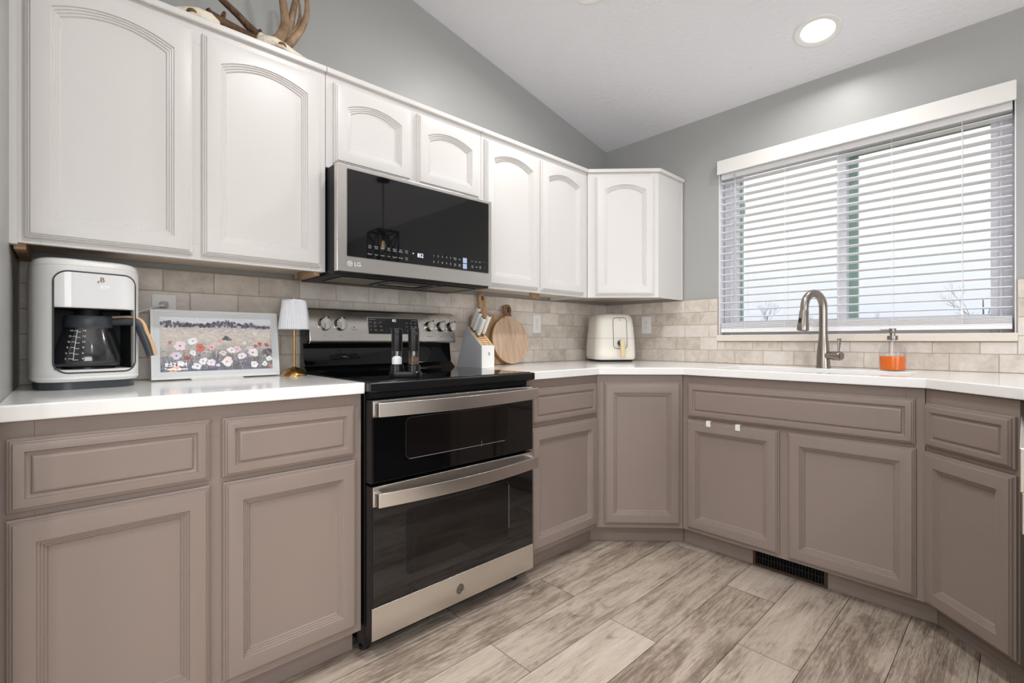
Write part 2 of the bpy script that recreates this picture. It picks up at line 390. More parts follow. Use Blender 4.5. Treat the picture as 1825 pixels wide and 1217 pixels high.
# tile backsplash
mb = MB(); P_, R_ = .157, .0785
def tilerun(F, lo, hi, offs, cuts):
    for r in range(5):
        z0 = .916 + r*R_; z1 = z0 + R_; ph = offs[r % 2]
        k0 = math.floor((lo-ph)/P_) - 1
        a = ph + k0*P_
        while a < hi:
            segs = [(max(a, lo), min(a+P_, hi))]; a += P_
            if segs[0][1]-segs[0][0] < .006: continue
            rects = []
            for s0, s1 in segs:
                pc = [(s0, s1, z0, z1)]
                for (c0, c1, cz0, cz1) in cuts:
                    nx = []
                    for (u0, u1, w0, w1) in pc:
                        if u1 <= c0 or u0 >= c1 or w1 <= cz0 or w0 >= cz1: nx.append((u0,u1,w0,w1)); continue
                        if u0 < c0: nx.append((u0, c0, w0, w1))
                        if u1 > c1: nx.append((c1, u1, w0, w1))
                        if w0 < cz0: nx.append((max(u0,c0), min(u1,c1), w0, cz0))
                    pc = nx
                rects += pc
            mb.av = random.random()
            for (u0, u1, w0, w1) in rects:
                g = .0011
                if u1-u0 < .004 or w1-w0 < .004: continue
                i = .0016
                R = [[F(u0+g,w0+g,.002),F(u1-g,w0+g,.002),F(u1-g,w1-g,.002),F(u0+g,w1-g,.002)],
                     [F(u0+g,w0+g,.0088),F(u1-g,w0+g,.0088),F(u1-g,w1-g,.0088),F(u0+g,w1-g,.0088)],
                     [F(u0+g+i,w0+g+i,.010),F(u1-g-i,w0+g+i,.010),F(u1-g-i,w1-g-i,.010),F(u0+g+i,w1-g-i,.010)]]
                mb.rings(R, False, True)
FA = frame((0,0,0), (0,1,0), (1,0,0)); FB = frame((0,0,0), (1,0,0), (0,-1,0))
tilerun(FA, -3.013, -.0, (.014, .095), [])
# the run on the window wall
tilerun(FB, .010, 2.62, (-.007, .092), [(WX0-.004, WX1+.004, 1.047, 9)])
mb.mi = 1
mb.fbox(FA, -3.014, .90, .0005, 0, 1.3095, .0078)
mb.fbox(FB, .0, .90, .0005, WX0-.003, 1.3095, .0078); mb.fbox(FB, WX1+.003, .90, .0005, 2.62, 1.3095, .0078); mb.fbox(FB, WX0-.003, .90, .0005, WX1+.003, 1.046, .0078)
tag(mb.build('backsplash', [M_tile, M_grout], attr='rnd', sharp=25), kind='structure')

# kitchen window: reveal sill, vinyl frame, two panes
win = thing('window_1', None, None, (1.46, .09, WZ0)); win['kind'] = 'structure'
mb = MB(); mb.box(WX0-.006, -.028, 1.049, WX1+.006, .0, 1.086); mb.box(WX0, 0, 1.055, WX1, .14, 1.086)
mb.build('window_sill', M_sillm, win, bevel=.004)
mb = MB(); ya, yb = .078, .14; X0, X1, Z0, Z1 = WX0, WX1, WZ0, WZ1
mb.box(X0, ya, Z0, X0+.078, yb, Z1); mb.box(X1-.078, ya, Z0, X1, yb, Z1); mb.box(X0+.078, ya, Z0, 1.432, yb, Z0+.085); mb.box(1.473, ya, Z0, X1-.078, yb, Z0+.085); mb.box(X0+.078, ya, Z1-.012, 1.432, yb, Z1); mb.box(1.473, ya, Z1-.012, X1-.078, yb, Z1)
mb.box(X0+.04, ya-.012, Z0, X0+.052, ya, Z1); mb.box(X1-.052, ya-.012, Z0, X1-.04, ya, Z1)
mb.box(1.432, ya-.012, Z0, 1.473, yb, Z1)
mb.build('window_frame', M_vinyl, win, bevel=.003)
mb = MB(); mb.box(X0, .001, 1.0865, X0+.004, .0655, Z1); mb.box(X1-.004, .001, 1.0865, X1, .0655, Z1); mb.build('jamb_liner', M_vinyl, win)
mb = MB(); yo = .125
mb.box(1.473, yo, Z0+.06, 1.511, yo+.03, Z1); mb.box(1.473, yo, Z1-.048, X1-.07, yo+.03, Z1-.012)
mb.box(X0+.07, yo, Z0+.06, X0+.086, yo+.03, Z1)
mb.build('outer_sash', M_sash, win)
mb = MB(); mb.box(X0+.07, .105, Z0+.08, 1.44, .109, Z1-.01); mb.build('pane', M_pane, win)
mb = MB(); mb.box(1.47, .118, Z0+.08, X1-.07, .122, Z1-.01); mb.build('pane', M_pane, win)

# blind
bl = thing('window_blind', 'white faux-wood horizontal blind with open slats hanging in the kitchen window', 'blind', (1.46, 0, 2.12))
mb = MB(); mb.box(.838, -.032, 2.055, 2.086, -.016, 2.136); mb.box(.838, -.016, 2.06, .846, -.002, 2.13); mb.box(2.078, -.016, 2.06, 2.086, -.002, 2.13)
mb.box(.838, -.036, 2.052, 2.086, -.03, 2.062)
mb.build('valance', M_trimw, bl, bevel=.003)
mb = MB(); mb.box(.846, .010, 2.03, 2.074, .062, 2.0735); mb.build('headrail', M_slat, bl, bevel=.002)
mb = MB(); ns = 20; zb_, zt_ = 1.195, 2.008
for i in range(ns):
    z = zb_ + (zt_-zb_)*i/(ns-1); t = -.06
    pts = []
    for k in range(5):
        a = -.025 + .05*k/4; pts.append((a, .0016*(1-(a/.025)**2)))
    F = frame3((.845, .036, z), (0, math.cos(t), math.sin(t)), (0, -math.sin(t), math.cos(t)), (1, 0, 0))
    poly = [(a, b-.0015) for a, b in pts] + [(a, b+.0015) for a, b in pts[::-1]]
    mb.prism(poly, F, 0, 1.228)
mb.build('slats', M_slat, bl)
mb = MB(); mb.box(.845, .010, 1.102, 2.073, .062, 1.122); mb.box(.845, .012, 1.1225, 2.073, .060, 1.127)
for k in range(7): mb.box(.845, .0115, 1.1285+k*.0044, 2.073, .0605, 1.1315+k*.0044)
mb.build('bottom_rail', M_slat, bl, bevel=.0015)
for x in (.985, 1.20, 1.45, 1.67, 1.918):
    mb = MB()
    for y in (.0085, .0635): mb.tube([(x, y, 1.12), (x, y, 2.04)], .0009, 6)
    mb.build('ladder_cord', M_slat, bl)
mb = MB(); mb.tube([(.928, .002, 2.045), (.934, -.004, 1.98), (.936, -.004, 1.31)], [.003, .0045, .0045], 8); mb.build('tilt_wand', mat('wand_grey', 'b9bfc9', .3), bl)
mb = MB(); mb.tube(smoothpts([(1.918, .006, 2.0), (1.919, .004, 1.6), (1.918, .004, 1.185)], 4), .0012, 6); mb.lathe([(.002, 0), (.006, .006), (.004, .02), (.0015, .026)], (1.918, .004, 1.165), 10)
mb.build('lift_cord', M_slat, bl)

# ================================================================== CABINETRY
UP_PROFILE = [(0, 0.0), (0, .008), (.0025, .0105), (.005, .0105), (.0065, .0155), (.0095, .0160), (.0115, .0200), (.014, .0205)]
def door_mesh(F, w, h, stile=.05, rise=0., top=.053, bot=.05, K=1, apex_only=None):
    """raised frame-and-panel front in the frame F(u, z, n); n=0 is the cabinet face"""
    K = 24 if rise else 1
    def ring(l, r, b, t, n, rs):
        pts = [F(l, b, n), F(r, b, n)]
        for k in range(K+1):
            s = k/K; x = r + (l-r)*s
            z = t
            if rs:
                z = t + rs*(1-(2*s-1)**2)
            pts.append(F(x, z, n))
        return pts
    R = []
    for i, n in UP_PROFILE: R.append(ring(i, w-i, i, h-i, n, 0))
    st = stile
    # top given at the shoulders; the arch rises above them
    for i, n in [(0, .0205), (.002, .0160), (.0055, .0165), (.0075, .0125), (.0110, .0130), (.0130, .0090), (.0165, .0095), (.0195, .0045)]:
        R.append(ring(st+i, w-st-i, bot+i, h-top-i, n, rise*(1-i*1.5) if rise else 0))
    mb = MB(); mb.rings(R, True, True); return mb
def drawer_mesh(F, w, h):
    def ring(i, n): return [F(i, i, n), F(w-i, i, n), F(w-i, h-i, n), F(i, h-i, n)]
    R = [ring(i, n) for i, n in UP_PROFILE]
    R += [ring(.029, .0205), ring(.0315, .0150), ring(.035, .0135), ring(.0385, .0135), ring(.0415, .0185), ring(.045, .0200), ring(.047, .0200)]
    mb = MB(); mb.rings(R, True, True); return mb
def front_frame(p0, u, n): return frame(p0, u, n)

def upper(label, F, L, z0, doors, side=(True, True), D=.30, poly=None, grp='white upper cabinets'):
    """F has its origin at the wall end-left of the face; a runs along the face, n=0 on the face"""
    c = F(L/2, 0, -D/2); t = thing('upper_cabinet', label, 'cabinet', (c.x, c.y, z0))
    mb = MB(); top = 2.068
    if poly: mb.prism(poly, frame3((0,0,0), (1,0,0), (0,1,0), (0,0,1)), z0+.022, top)
    else:
        mb.fbox(F, 0, z0+.022, -D+.012, L, top, -.02)
        mb.fbox(F, 0, z0, -D+.012, .016, z0+.022, -.02); mb.fbox(F, L-.016, z0, -D+.012, L, z0+.022, -.02)
    mb.build('carcass', M_white, t)
    mb = MB()   # face frame
    mb.fbox(F, 0, z0, -.02, .055, top, 0); mb.fbox(F, L-.055, z0, -.02, L, top, 0)
    mb.fbox(F, .055, z0, -.02, L-.055, z0+.05, 0); mb.fbox(F, .055, top-.065, -.02, L-.055, top, 0)
    for (a0, a1, b0, b1) in doors[:-1]: mb.fbox(F, a1-.02, z0+.05, -.02, a1+.05, top-.065, 0)
    mb.build('face_frame', M_white, t, bevel=.0008)
    for (a0, a1, b0, b1) in doors:
        G = (lambda a0, b0: (lambda a, b, c=0.: F(a0+a, b0+b, c)))(a0, b0)
        h = b1-b0
        door_mesh(G, a1-a0, h, .050, .034 if h > .5 else .030, .084, .048).build('door', M_white, t)
    return t
FU = frame((.30, 0, 0), (0, 1, 0), (1, 0, 0))
def FUo(y): return frame((.30, y, 0), (0, 1, 0), (1, 0, 0))
ZU = 1.312; DZ0, DZ1 = 1.327, 2.040
t1 = upper('tall two-door white upper cabinet above the coffee maker, left of the microwave', FUo(-3.012), .822, ZU, [(.025, .399, DZ0, DZ1), (.424, .801, DZ0, DZ1)])
t2 = upper('short two-door white cabinet directly above the microwave', FUo(-2.188), .756, 1.712, [(.027, .363, 1.733, DZ1), (.393, .738, 1.733, DZ1)])
t3 = upper('narrow-doored white upper cabinet right of the microwave, over the cutting boards', FUo(-1.430), .825, ZU, [(.018, .392, DZ0, DZ1), (.414, .784, DZ0, DZ1)])
FD = frame((.303, -.6035, 0), (1, 1, 0), (1, -1, 0)); LD = .425
t4 = upper('angled single-door white corner cabinet over the air fryer', FD, LD, ZU, [(.048, .398, DZ0, DZ1)], poly=[(.012, -.598), (.286, -.598), (.592, -.292), (.6035, -.292), (.6035, -.012), (.012, -.012)])
mb = MB(); mb.box(.59, -.303, ZU, .6065, -.011, 2.068); mb.box(.5995, -.024, ZU, .6095, -.011, 2.068); mb.build('end_panel', M_white, t4, bevel=.001)
# top strips with a shadow gap under them
def strip(t, pts):
    mb = MB(); prof = [(0, 2.066), (.013, 2.066), (.015, 2.069), (.015, 2.084), (.013, 2.087), (0, 2.087)]
    R = []
    for (x, y, nx, ny) in pts: R.append([(x+nx*a, y+ny*a, z) for a, z in prof])
    mb.rings(R, True, True); mb.build('top_strip', M_white, t)
strip(t1, [(.30, -3.012, 1, 0), (.30, -2.190, 1, 0)]); strip(t2, [(.30, -2.188, 1, 0), (.30, -1.432, 1, 0)])
c22 = math.tan(PI/8)
strip(t3, [(.30, -1.430, 1, 0), (.30, -.6063, 1, -c22)])
strip(t4, [(.30, -.6035, 1, -c22), (.6035, -.30, 1, -c22), (.6065, -.30, 1, -c22), (.6065, -.012, 1, 0)])
for t, y0, y1, z in ((t1, -3.012, -2.190, 2.066), (t2, -2.188, -1.432, 2.066), (t3, -1.43, -.60, 2.066)):
    mb = MB(); mb.box(.012, y0, 2.069, .30, y1, 2.074); mb.build('top_panel', M_white, t)
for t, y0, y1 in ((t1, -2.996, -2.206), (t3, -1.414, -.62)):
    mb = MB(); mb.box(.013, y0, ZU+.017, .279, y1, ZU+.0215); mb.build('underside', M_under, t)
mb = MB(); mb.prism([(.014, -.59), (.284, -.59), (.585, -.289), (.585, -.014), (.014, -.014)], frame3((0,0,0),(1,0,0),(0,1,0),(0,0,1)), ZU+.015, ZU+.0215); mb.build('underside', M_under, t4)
mb = MB(); mb.box(.014, -3.008, 1.296, .29, -2.985, ZU+.017); mb.build('mounting_cleat', M_raw, t1)
mb = MB(); mb.box(.10, -2.225, 1.298, .285, -2.206, ZU+.017); mb.build('mounting_cleat', M_raw, t1)
mb = MB(); mb.box(.19, -.99, 1.295, .215, -.93, ZU+.017); mb.build('mounting_cleat', M_raw, t3)
# filler strip against the end wall
mb = MB(); mb.box(.286, -3.0148, ZU-.006, .317, -3.0, 2.075)
tag(mb.build('trim_1', M_white), kind='structure')

# base cabinets
ZT = .876
def base(label, F, L, doors, drawers, body_poly=None, btop=ZT, D=.60, toe=True, cat='cabinet', false_front=False, toe_ext=(0,0), toe_gap=None):
    c = F(L/2, 0, -D/2); t = thing('base_cabinet', label, cat, (c.x, c.y, 0))
    mb = MB()
    if body_poly: mb.prism(body_poly, frame3((0,0,0), (1,0,0), (0,1,0), (0,0,1)), .095, btop)
    else: mb.fbox(F, 0, .095, -D+.012, L, ZT, -.02)
    mb.build('carcass', M_taupe, t)
    mb = MB()
    mb.fbox(F, 0, .095, -.02, .055, ZT, 0); mb.fbox(F, L-.055, .095, -.02, L, ZT, 0)
    mb.fbox(F, .055, .095, -.02, L-.055, .15, 0); mb.fbox(F, .055, .79, -.02, L-.055, ZT, 0)
    if drawers: mb.fbox(F, .055, .63, -.0195, L-.055, .71, -.0003)
    for (a0, a1, b0, b1) in doors[:-1]: mb.fbox(F, a1-.02, .15, -.02, a1+.055, .63 if false_front else .79, 0)
    mb.build('face_frame', M_taupe, t, bevel=.0008)
    e0, e1 = -toe_ext[0], L+toe_ext[1]
    for a, b in ([(e0, e1)] if toe_gap is None else [(e0, toe_gap[0]), (toe_gap[1], e1)]):
        mb = MB(); mb.fbox(F, a, 0.001, -.082, b, .098, -.066); mb.build('toe_kick', M_taupe_h, t)
    for (a0, a1, b0, b1) in doors:
        G = (lambda a0, b0: (lambda a, b, c=0.: F(a0+a, b0+b, c)))(a0, b0)
        door_mesh(G, a1-a0, b1-b0, .047).build('door', M_taupe, t)
    for (a0, a1, b0, b1) in drawers:
        G = (lambda a0, b0: (lambda a, b, c=0.: F(a0+a, b0+b, c)))(a0, b0)
        drawer_mesh(G, a1-a0, b1-b0).build('false_front' if false_front else 'drawer_front', M_taupe_h, t)
    return t
def FBo(y): return frame((.61, y, 0), (0, 1, 0), (1, 0, 0))
base('taupe base cabinet with two doors and two drawers, left of the stove', FBo(-3.012), .818, [(.011, .388, .120, .665), (.418, .797, .120, .665)], [(.011, .388, .679, .841), (.416, .792, .679, .841)])
base('narrow taupe base cabinet with one drawer and one door, right of the stove', FBo(-1.428), .508, [(.017, .497, .116, .662), ], [(.020, .495, .679, .837)], toe_ext=(0, .03))
FBD = frame((.61, -.918, 0), (1, 1, 0), (1, -1, 0)); LBD = .4356
base('angled taupe corner base cabinet with a single full-height door', FBD, LBD, [(.036, .420, .117, .841)], [], body_poly=[(.012, -.908), (.586, -.908), (.91, -.586), (.91, -.012), (.012, -.012)], toe_ext=(.026, .026))
FBS = frame((.920, -.61, 0), (1, 0, 0), (0, -1, 0))
tsink = base('wide taupe sink cabinet under the window with two doors below one long panel', FBS, .940, [(.027, .453, .112, .658), (.487, .916, .108, .656)], [(.030, .914, .669, .838)], btop=.66, false_front=True, toe_gap=(.316, .618), toe_ext=(.028, .028),
             body_poly=[(.92, -.586), (1.855, -.586), (1.855, -.012), (.92, -.012)])
FBR = frame((1.862, -.61, 0), (1, -1, 0), (-1, -1, 0))
base('angled taupe base cabinet with a drawer over a door, right of the sink', FBR, .335, [(.006, .332, .103, .651)], [(.009, .329, .669, .826)], body_poly=[(1.88, -.60), (2.09, -.81), (2.40, -.81), (2.40, -.012), (1.86, -.012), (1.86, -.586)], toe_ext=(.028, .0))
# white child-lock tabs hooked over the sink door
for i, (a, lab) in enumerate(((.130, 'left one of two small white clips hooked on the sink cabinet door'), (.269, 'right one of two small white clips hooked on the sink cabinet door'))):
    mb = MB(); mb.fbox(FBS, a, .634, .0205, a+.022, .662, .0225); mb.fbox(FBS, a, .6585, .002, a+.022, .662, .0205)
    tag(mb.build('door_clip', M_plastic, bevel=.0008), lab, 'clip', 'white clips on the sink door')
# toe-kick register
rg = thing('floor_register', 'dark brown metal heating vent set in the toe kick below the sink', 'vent', (1.387, -.545, .002))
mb = MB(); G = frame((1.238, -.546, .002), (1, 0, 0), (0, -1, 0))
mb.fbox(G, 0, 0, -.004, .30, .010, .006); mb.fbox(G, 0, .072, -.004, .30, .082, .006); mb.fbox(G, 0, .010, -.004, .012, .072, .006); mb.fbox(G, .288, .010, -.004, .30, .072, .006)
mb.build('frame', M_reg, rg, bevel=.001)
mb = MB()
for k in range(22): mb.fbox(G, .016+k*.0125, .010, -.012, .0185+k*.0125, .072, .001)
mb.fbox(G, .012, .040, -.010, .288, .043, .003)
mb.build('grille', M_blackm, rg)
mb = MB(); mb.fbox(G, .004, .002, -.030, .296, .080, -.026); mb.build('duct', M_void, rg)

# countertops
def slab(name, outline, holes, label, bev=.004):
    import bmesh
    bm = bmesh.new(); z1, z0 = .916, .8795
    edges = []
    for loop in [outline]+holes:
        vs = [bm.verts.new((x, y, z1)) for x, y in loop]
        for i in range(len(vs)): edges.append(bm.edges.new((vs[i], vs[(i+1) % len(vs)])))
    bmesh.ops.triangle_fill(bm, use_beauty=True, use_dissolve=False, edges=edges)
    bm.normal_update()
    fs = list(bm.faces)
    for f in fs:
        if f.normal.z < 0: f.normal_flip()
    r = bmesh.ops.extrude_face_region(bm, geom=fs)
    vs = [g for g in r['geom'] if isinstance(g, bmesh.types.BMVert)]
    for v in vs: v.co.z = z0
    bmesh.ops.recalc_face_normals(bm, faces=bm.faces)
    bmesh.ops.dissolve_limit(bm, angle_limit=.001, verts=bm.verts, edges=bm.edges) if not holes else None
    me = bpy.data.meshes.new(name); bm.to_mesh(me); bm.free(); me.materials.append(M_quartz)
    o = bpy.data.objects.new(name, me); COL.objects.link(o)
    b = o.modifiers.new('bevel', 'BEVEL'); b.width = bev; b.segments = 2; b.limit_method = 'ANGLE'; b.angle_limit = math.radians(30); b.harden_normals = True
    me.shade_smooth(); me.set_sharp_from_angle(angle=math.radians(30))
    return tag(o, label, 'countertop')
slab('countertop', [(.012, -3.0145), (.639, -3.0145), (.639, -2.193), (.012, -2.193)], [], 'short white quartz countertop left of the stove, under the coffee maker')
k0, k1, k2 = (.639, -.934), (.934, -.639), (1.865, -.639)
SX0, SX1, SY0, SY1 = 1.05, 1.80, -.545, -.215
slab('countertop', [(.012, -1.428), (.639, -1.428), k0, k1, k2, (2.135, -.909), (2.135, -1.60), (2.76, -1.60), (2.76, -.012), (.012, -.012)],
     [rrect(SX0, SY0, SX1, SY1, .05)], 'long white quartz countertop turning the corner from the stove past the sink')
sk = thing('sink', 'white undermount sink set in the countertop below the window', 'sink', (1.425, -.38, .70))
mb = MB(); outer = rrect(SX0-.008, SY0-.008, SX1+.008, SY1+.008, .055)
R = []
for z, i in ((.8785, -.012), (.8785, 0), (.86, .002), (.72, .012), (.695, .03), (.69, .06)):
    R.append([(1.425+(x-1.425)*(1-i/.35), -.38+(y+.38)*(1-i/.17*.9), z) for x, y in outer])
mb.rings(R, False, True)
mb.v = mb.v
ob = mb.build('basin', M_sink, sk, sharp=40)
so = ob.modifiers.new('solid', 'SOLIDIFY'); so.thickness = .006; so.offset = -1
mb = MB(); mb.lathe([(.0, .0), (.042, .0), (.045, .002), (.03, .003), (.028, .001), (0.001, .001)], (1.425, -.38, .6925), 24); mb.build('drain', M_steel2, sk)

# ================================================================== STOVE
st = thing('stove', 'black and stainless freestanding electric stove with two oven doors', 'stove', (.34, -1.81, 0))
SY_0, SY_1 = -2.188, -1.432
mb = MB(); mb.box(.03, SY_0+.003, .035, .615, SY_1-.003, .878); mb.build('body', M_black, st, bevel=.002)
for y in (SY_0+.03, SY_1-.03):
    for x in (.07, .56): mb = MB(); mb.lathe([(.018, .0), (.018, .012), (.010, .014), (.010, .05)], (x, y, .001), 14); mb.build('levelling_foot', M_blackm, st)
# cooktop: framed glass plate with a thick front edge
mb = MB(); mb.box(.055, SY_0-.004, .884, .668, SY_1+.004, .9155); mb.build('cooktop_frame', M_black, st, bevel=.006, seg=3)
mb = MB(); mb.box(.075, SY_0+.010, .9156, .650, SY_1-.010, .9175); mb.build('cooktop_glass', M_cook, st, bevel=.001)
FS = frame((.615, SY_0, 0), (0, 1, 0), (1, 0, 0)); SW = SY_1-SY_0
mb = MB(); mb.fbox(FS, .012, .860, 0, SW-.012, .884, .016)
mb.build('vent_trim', M_void, st)
mb = MB()
for k in range(22): mb.fbox(FS, .02+k*.010, .866, .0162, .0255+k*.010, .875, .0180)
mb.build('vent_slots', M_blackm, st)
def handle(z, parent, bow=.034):
    mb = MB(); n = 24; R = []
    for i in range(n+1):
        s = i/n; y = .014 + (SW-.020)*s; c = .032 + bow*math.sin(PI*s)**.9
        R.append([FS(y, z, c+.050-.012), FS(y, z, c+.050), FS(y, z+.046, c+.050), FS(y, z+.046, c+.050-.012)])
    mb.rings(R)
    for a0, a1 in ((.014, .034), (SW-.026, SW-.006)): mb.fbox(FS, a0, z+.002, .047, a1, z+.044, .078)
    return mb.build('handle', M_steel, parent, bevel=.0018)
# upper oven door
mb = MB(); mb.fbox(FS, .004, .585, .002, SW-.004, .858, .045)
d1 = mb.build('oven_door', M_black, st, bevel=.002)
mb = MB(); mb.fbox(FS, .010, .588, .0452, SW-.008, .801, .0475); mb.build('door_glass', M_blackglass, d1, bevel=.0008)
mb = MB(); mb.fbox(FS, .010, .802, .0452, SW-.008, .856, .049); mb.build('steel_band', M_steel, d1, bevel=.0012)
handle(.806, d1)
M_faint = mat('oven_window_edge', '232324', .35)
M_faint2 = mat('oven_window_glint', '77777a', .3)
M_ovwin = mat('oven_window_dots', '141110', .06)
def window_mark(z0, z1, parent):
    mb = MB()
    o = rrect(.13, z0, SW-.145, z1, .022); i = rrect(.1325, z0+.0025, SW-.1475, z1-.0025, .020)
    n = len(o); mb.add([FS(a, b, .0479) for a, b in o] + [FS(a, b, .0479) for a, b in i], [(k, (k+1) % n, n+(k+1) % n, n+k) for k in range(n)])
    mb.build('window_outline', M_faint, parent)
    mb = MB(); mb.prism(i, FS, .0474, .0478); mb.build('oven_window', M_ovwin, parent)
window_mark(.645, .790, d1)
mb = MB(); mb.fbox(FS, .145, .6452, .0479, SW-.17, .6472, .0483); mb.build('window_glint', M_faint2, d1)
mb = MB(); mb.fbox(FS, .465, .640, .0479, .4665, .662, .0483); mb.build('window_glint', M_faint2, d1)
# lower oven door
mb = MB(); mb.fbox(FS, .004, .075, .002, SW-.004, .575, .045)
d2 = mb.build('oven_door', M_black, st, bevel=.002)
mb = MB(); mb.fbox(FS, .010, .182, .0452, SW-.008, .508, .0475); mb.build('door_glass', M_blackglass, d2, bevel=.0008)
mb = MB(); mb.fbox(FS, .010, .509, .0452, SW-.008, .574, .049); mb.build('steel_band', M_steel, d2, bevel=.0012)
mb = MB(); mb.fbox(FS, .006, .074, .0452, SW-.006, .180, .050); mb.build('steel_panel', M_steel, d2, bevel=.0015)
handle(.514, d2)
window_mark(.245, .478, d2)
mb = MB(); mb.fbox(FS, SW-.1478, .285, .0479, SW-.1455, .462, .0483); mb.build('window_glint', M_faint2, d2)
mb = MB()
_r = random.Random(5)
for k in range(120):
    a, b = .155+_r.random()*.016, .255+_r.random()*.19; mb.fbox(FS, a, b, .0479, a+.0022, b+.0022, .0482)
mb.build('rack_glint', M_faint, d2)
FM = frame((.615+.0503, -1.828, .122), (0, 1, 0), (1, 0, 0))
mb = MB(); M = Matrix(((0,0,1),(1,0,0),(0,1,0))).to_4x4()
mb.lathe([(.0185, 0), (.0185, .0015), (.017, .002), (.0165, .0012), (.001, .0012)], FM(0,0,0), 32, M)
bdg = mb.build('badge', M_steel2, d2)
text('GE', .016, FM, 0, 0, .0014, M_amark, d2, 'badge_lettering')
mb = MB()
for r in (.0135,):
    mb.rings([[FM((r+q)*math.cos(2*PI*k/32), (r+q)*math.sin(2*PI*k/32), .0016) for k in range(32)] for q in (0, .0012)], False, False)
mb.build('badge_ring', M_amark, d2)
# backguard
FG = frame((.055, SY_0, 0), (0, 1, 0), (1, 0, 0))
mb = MB(); pf = [(.012, .9155), (.095, .9155), (.088, .925), (.060, .945), (.048, 1.045), (.040, 1.06), (.012, 1.06)]
mb.rings([[(x, y, z) for x, z in pf] for y in (SY_0+.004, SY_1-.004)]); mb.build('backguard', M_cook, st, bevel=.003)
mb = MB(); pf = [(.015, 1.040), (.092, 1.040), (.099, 1.046), (.100, 1.055), (.079, 1.178), (.074, 1.188), (.062, 1.193), (.015, 1.193)]
mb.rings([[(x, y, z) for x, z in pf] for y in (SY_0+.012, SY_1-.002)])
cp = mb.build('control_panel', M_steel, st, bevel=.006, seg=3)
mb = MB(); mb.rings([[(x if x < .05 else x-.004, y, z) for x, z in pf] for y in (SY_0+.002, SY_0+.012)]); mb.build('panel_end', M_black, cp, bevel=.004)
# frame of the sloped face
sl = Vector((.079-.100, 0, 1.178-1.055)); slu = sl.normalized(); nn = Vector((slu.z, 0, -slu.x))
FC = frame3((.100, 0, 1.055), (0, 1, 0), slu, nn)       # a = world y, b along the slope
def FCz(y, z): return FC(y, (z-1.055)/slu.z, 0)
mb = MB(); pl = rrect(-1.917, .027, -1.650, .105, .004); mb.prism(pl, FC, .0003, .0012); mb.build('display_trim', M_chrome, cp)
mb = MB(); pl = rrect(-1.913, .029, -1.654, .103, .003); mb.prism(pl, FC, .0010, .0016); mb.build('display', M_blackglass, cp)
text('852', .0165, FC, -1.782, .092, .0018, M_led, cp, 'clock_digits', sx=.8)
for (tx, a, b, s) in [('Upper Oven', -1.892, .0955, .0062), ('Lower Oven', -1.676, .0955, .0062),
    ('Bake', -1.903, .081, .0056), ('Broil\nHi/Lo', -1.880, .080, .005), ('Warm', -1.853, .081, .0056), ('Start', -1.902, .065, .0056), ('Cook\nTime', -1.880, .064, .005), ('Cancel\nOff', -1.852, .063, .005),
    ('Light', -1.902, .046, .005), ('Timer\nOn/Off', -1.878, .046, .005), ('Lock\nControls', -1.850, .046, .005),
    ('1', -1.826, .056, .006), ('2', -1.808, .056, .006), ('3', -1.790, .056, .006), ('6', -1.826, .042, .006), ('7', -1.808, .042, .006), ('8', -1.790, .042, .006),
    ('Bake', -1.716, .081, .0056), ('Broil', -1.692, .081, .0056), ('Warm\nHi', -1.668, .080, .005), ('Start', -1.716, .064, .0056), ('Cook\nTime', -1.690, .064, .005), ('Delay\nTime', -1.668, .064, .005), ('Off', -1.716, .046, .005)]:
    text(tx, s, FC, a, b, .0018, M_print, cp, 'panel_lettering')
for (y, r, lab) in [(-2.110, .0265, 'Front'), (-2.042, .0265, 'Rear'), (-1.590, .0245, 'Warming Zone'), (-1.522, .0245, 'Rear'), (-1.460, .0245, 'Front')]:
    b = (1.122-1.055)/slu.z; c = FC(y, b, 0)
    Mk = Matrix(((0, slu.x, nn.x), (1, 0, 0), (0, slu.z, nn.z))).to_4x4()
    mb = MB(); mb.lathe([(r*1.05, 0), (r*1.05, .004), (r*.97, .007), (r*.95, .018), (r*.86, .0215), (.001, .0215)], c, 32, Mk)
    kn = mb.build('knob', M_chrome, cp, sharp=40)
    mb = MB(); FK = frame3(c, (0,1,0), slu, nn); mb.prism(rrect(-.006, -r*1.0, .006, r*1.04, .003, 3), FK, .018, .033); mb.build('grip', M_steel, kn, bevel=.0012)
    mb = MB(); mb.prism([(.001, r*.70), (.008, r*.70), (.008, r*1.05), (.001, r*1.05)], FK, .0332, .0336); mb.build('pointer', M_amark, kn)
    text(lab, .0055, FC, y, .018, .0004, M_amark, cp, 'panel_lettering')
    text('OFF', .005, FC, y, b+r+.012, .0004, M_amark, cp, 'panel_lettering')
    mb = MB(); mb.prism(rrect(y-.010, b+r+.024, y-.006, b+r+.028, .001, 2), FC, .0002, .0006); mb.build('dial_mark', M_amark, cp)
    mb = MB()
    for k in range(9):
        t = math.radians(-130+k*32.5); q = FC(y+math.sin(t)*r*1.25, b+math.cos(t)*r*1.25, .0004)
        mb.box(q.x-.0004, q.y-.0009, q.z-.0009, q.x+.0004, q.y+.0009, q.z+.0009)
    mb.build('dial_mark', M_amark, cp)
mb = MB(); mb.prism(rrect(-1.982, .055, -1.977, .060, .002, 2), FC, .0002, .0008); mb.build('indicator_lamp', M_amark, cp)
text('Hot Surface', .0048, FC, -1.979, .047, .0004, M_amark, cp, 'panel_lettering')

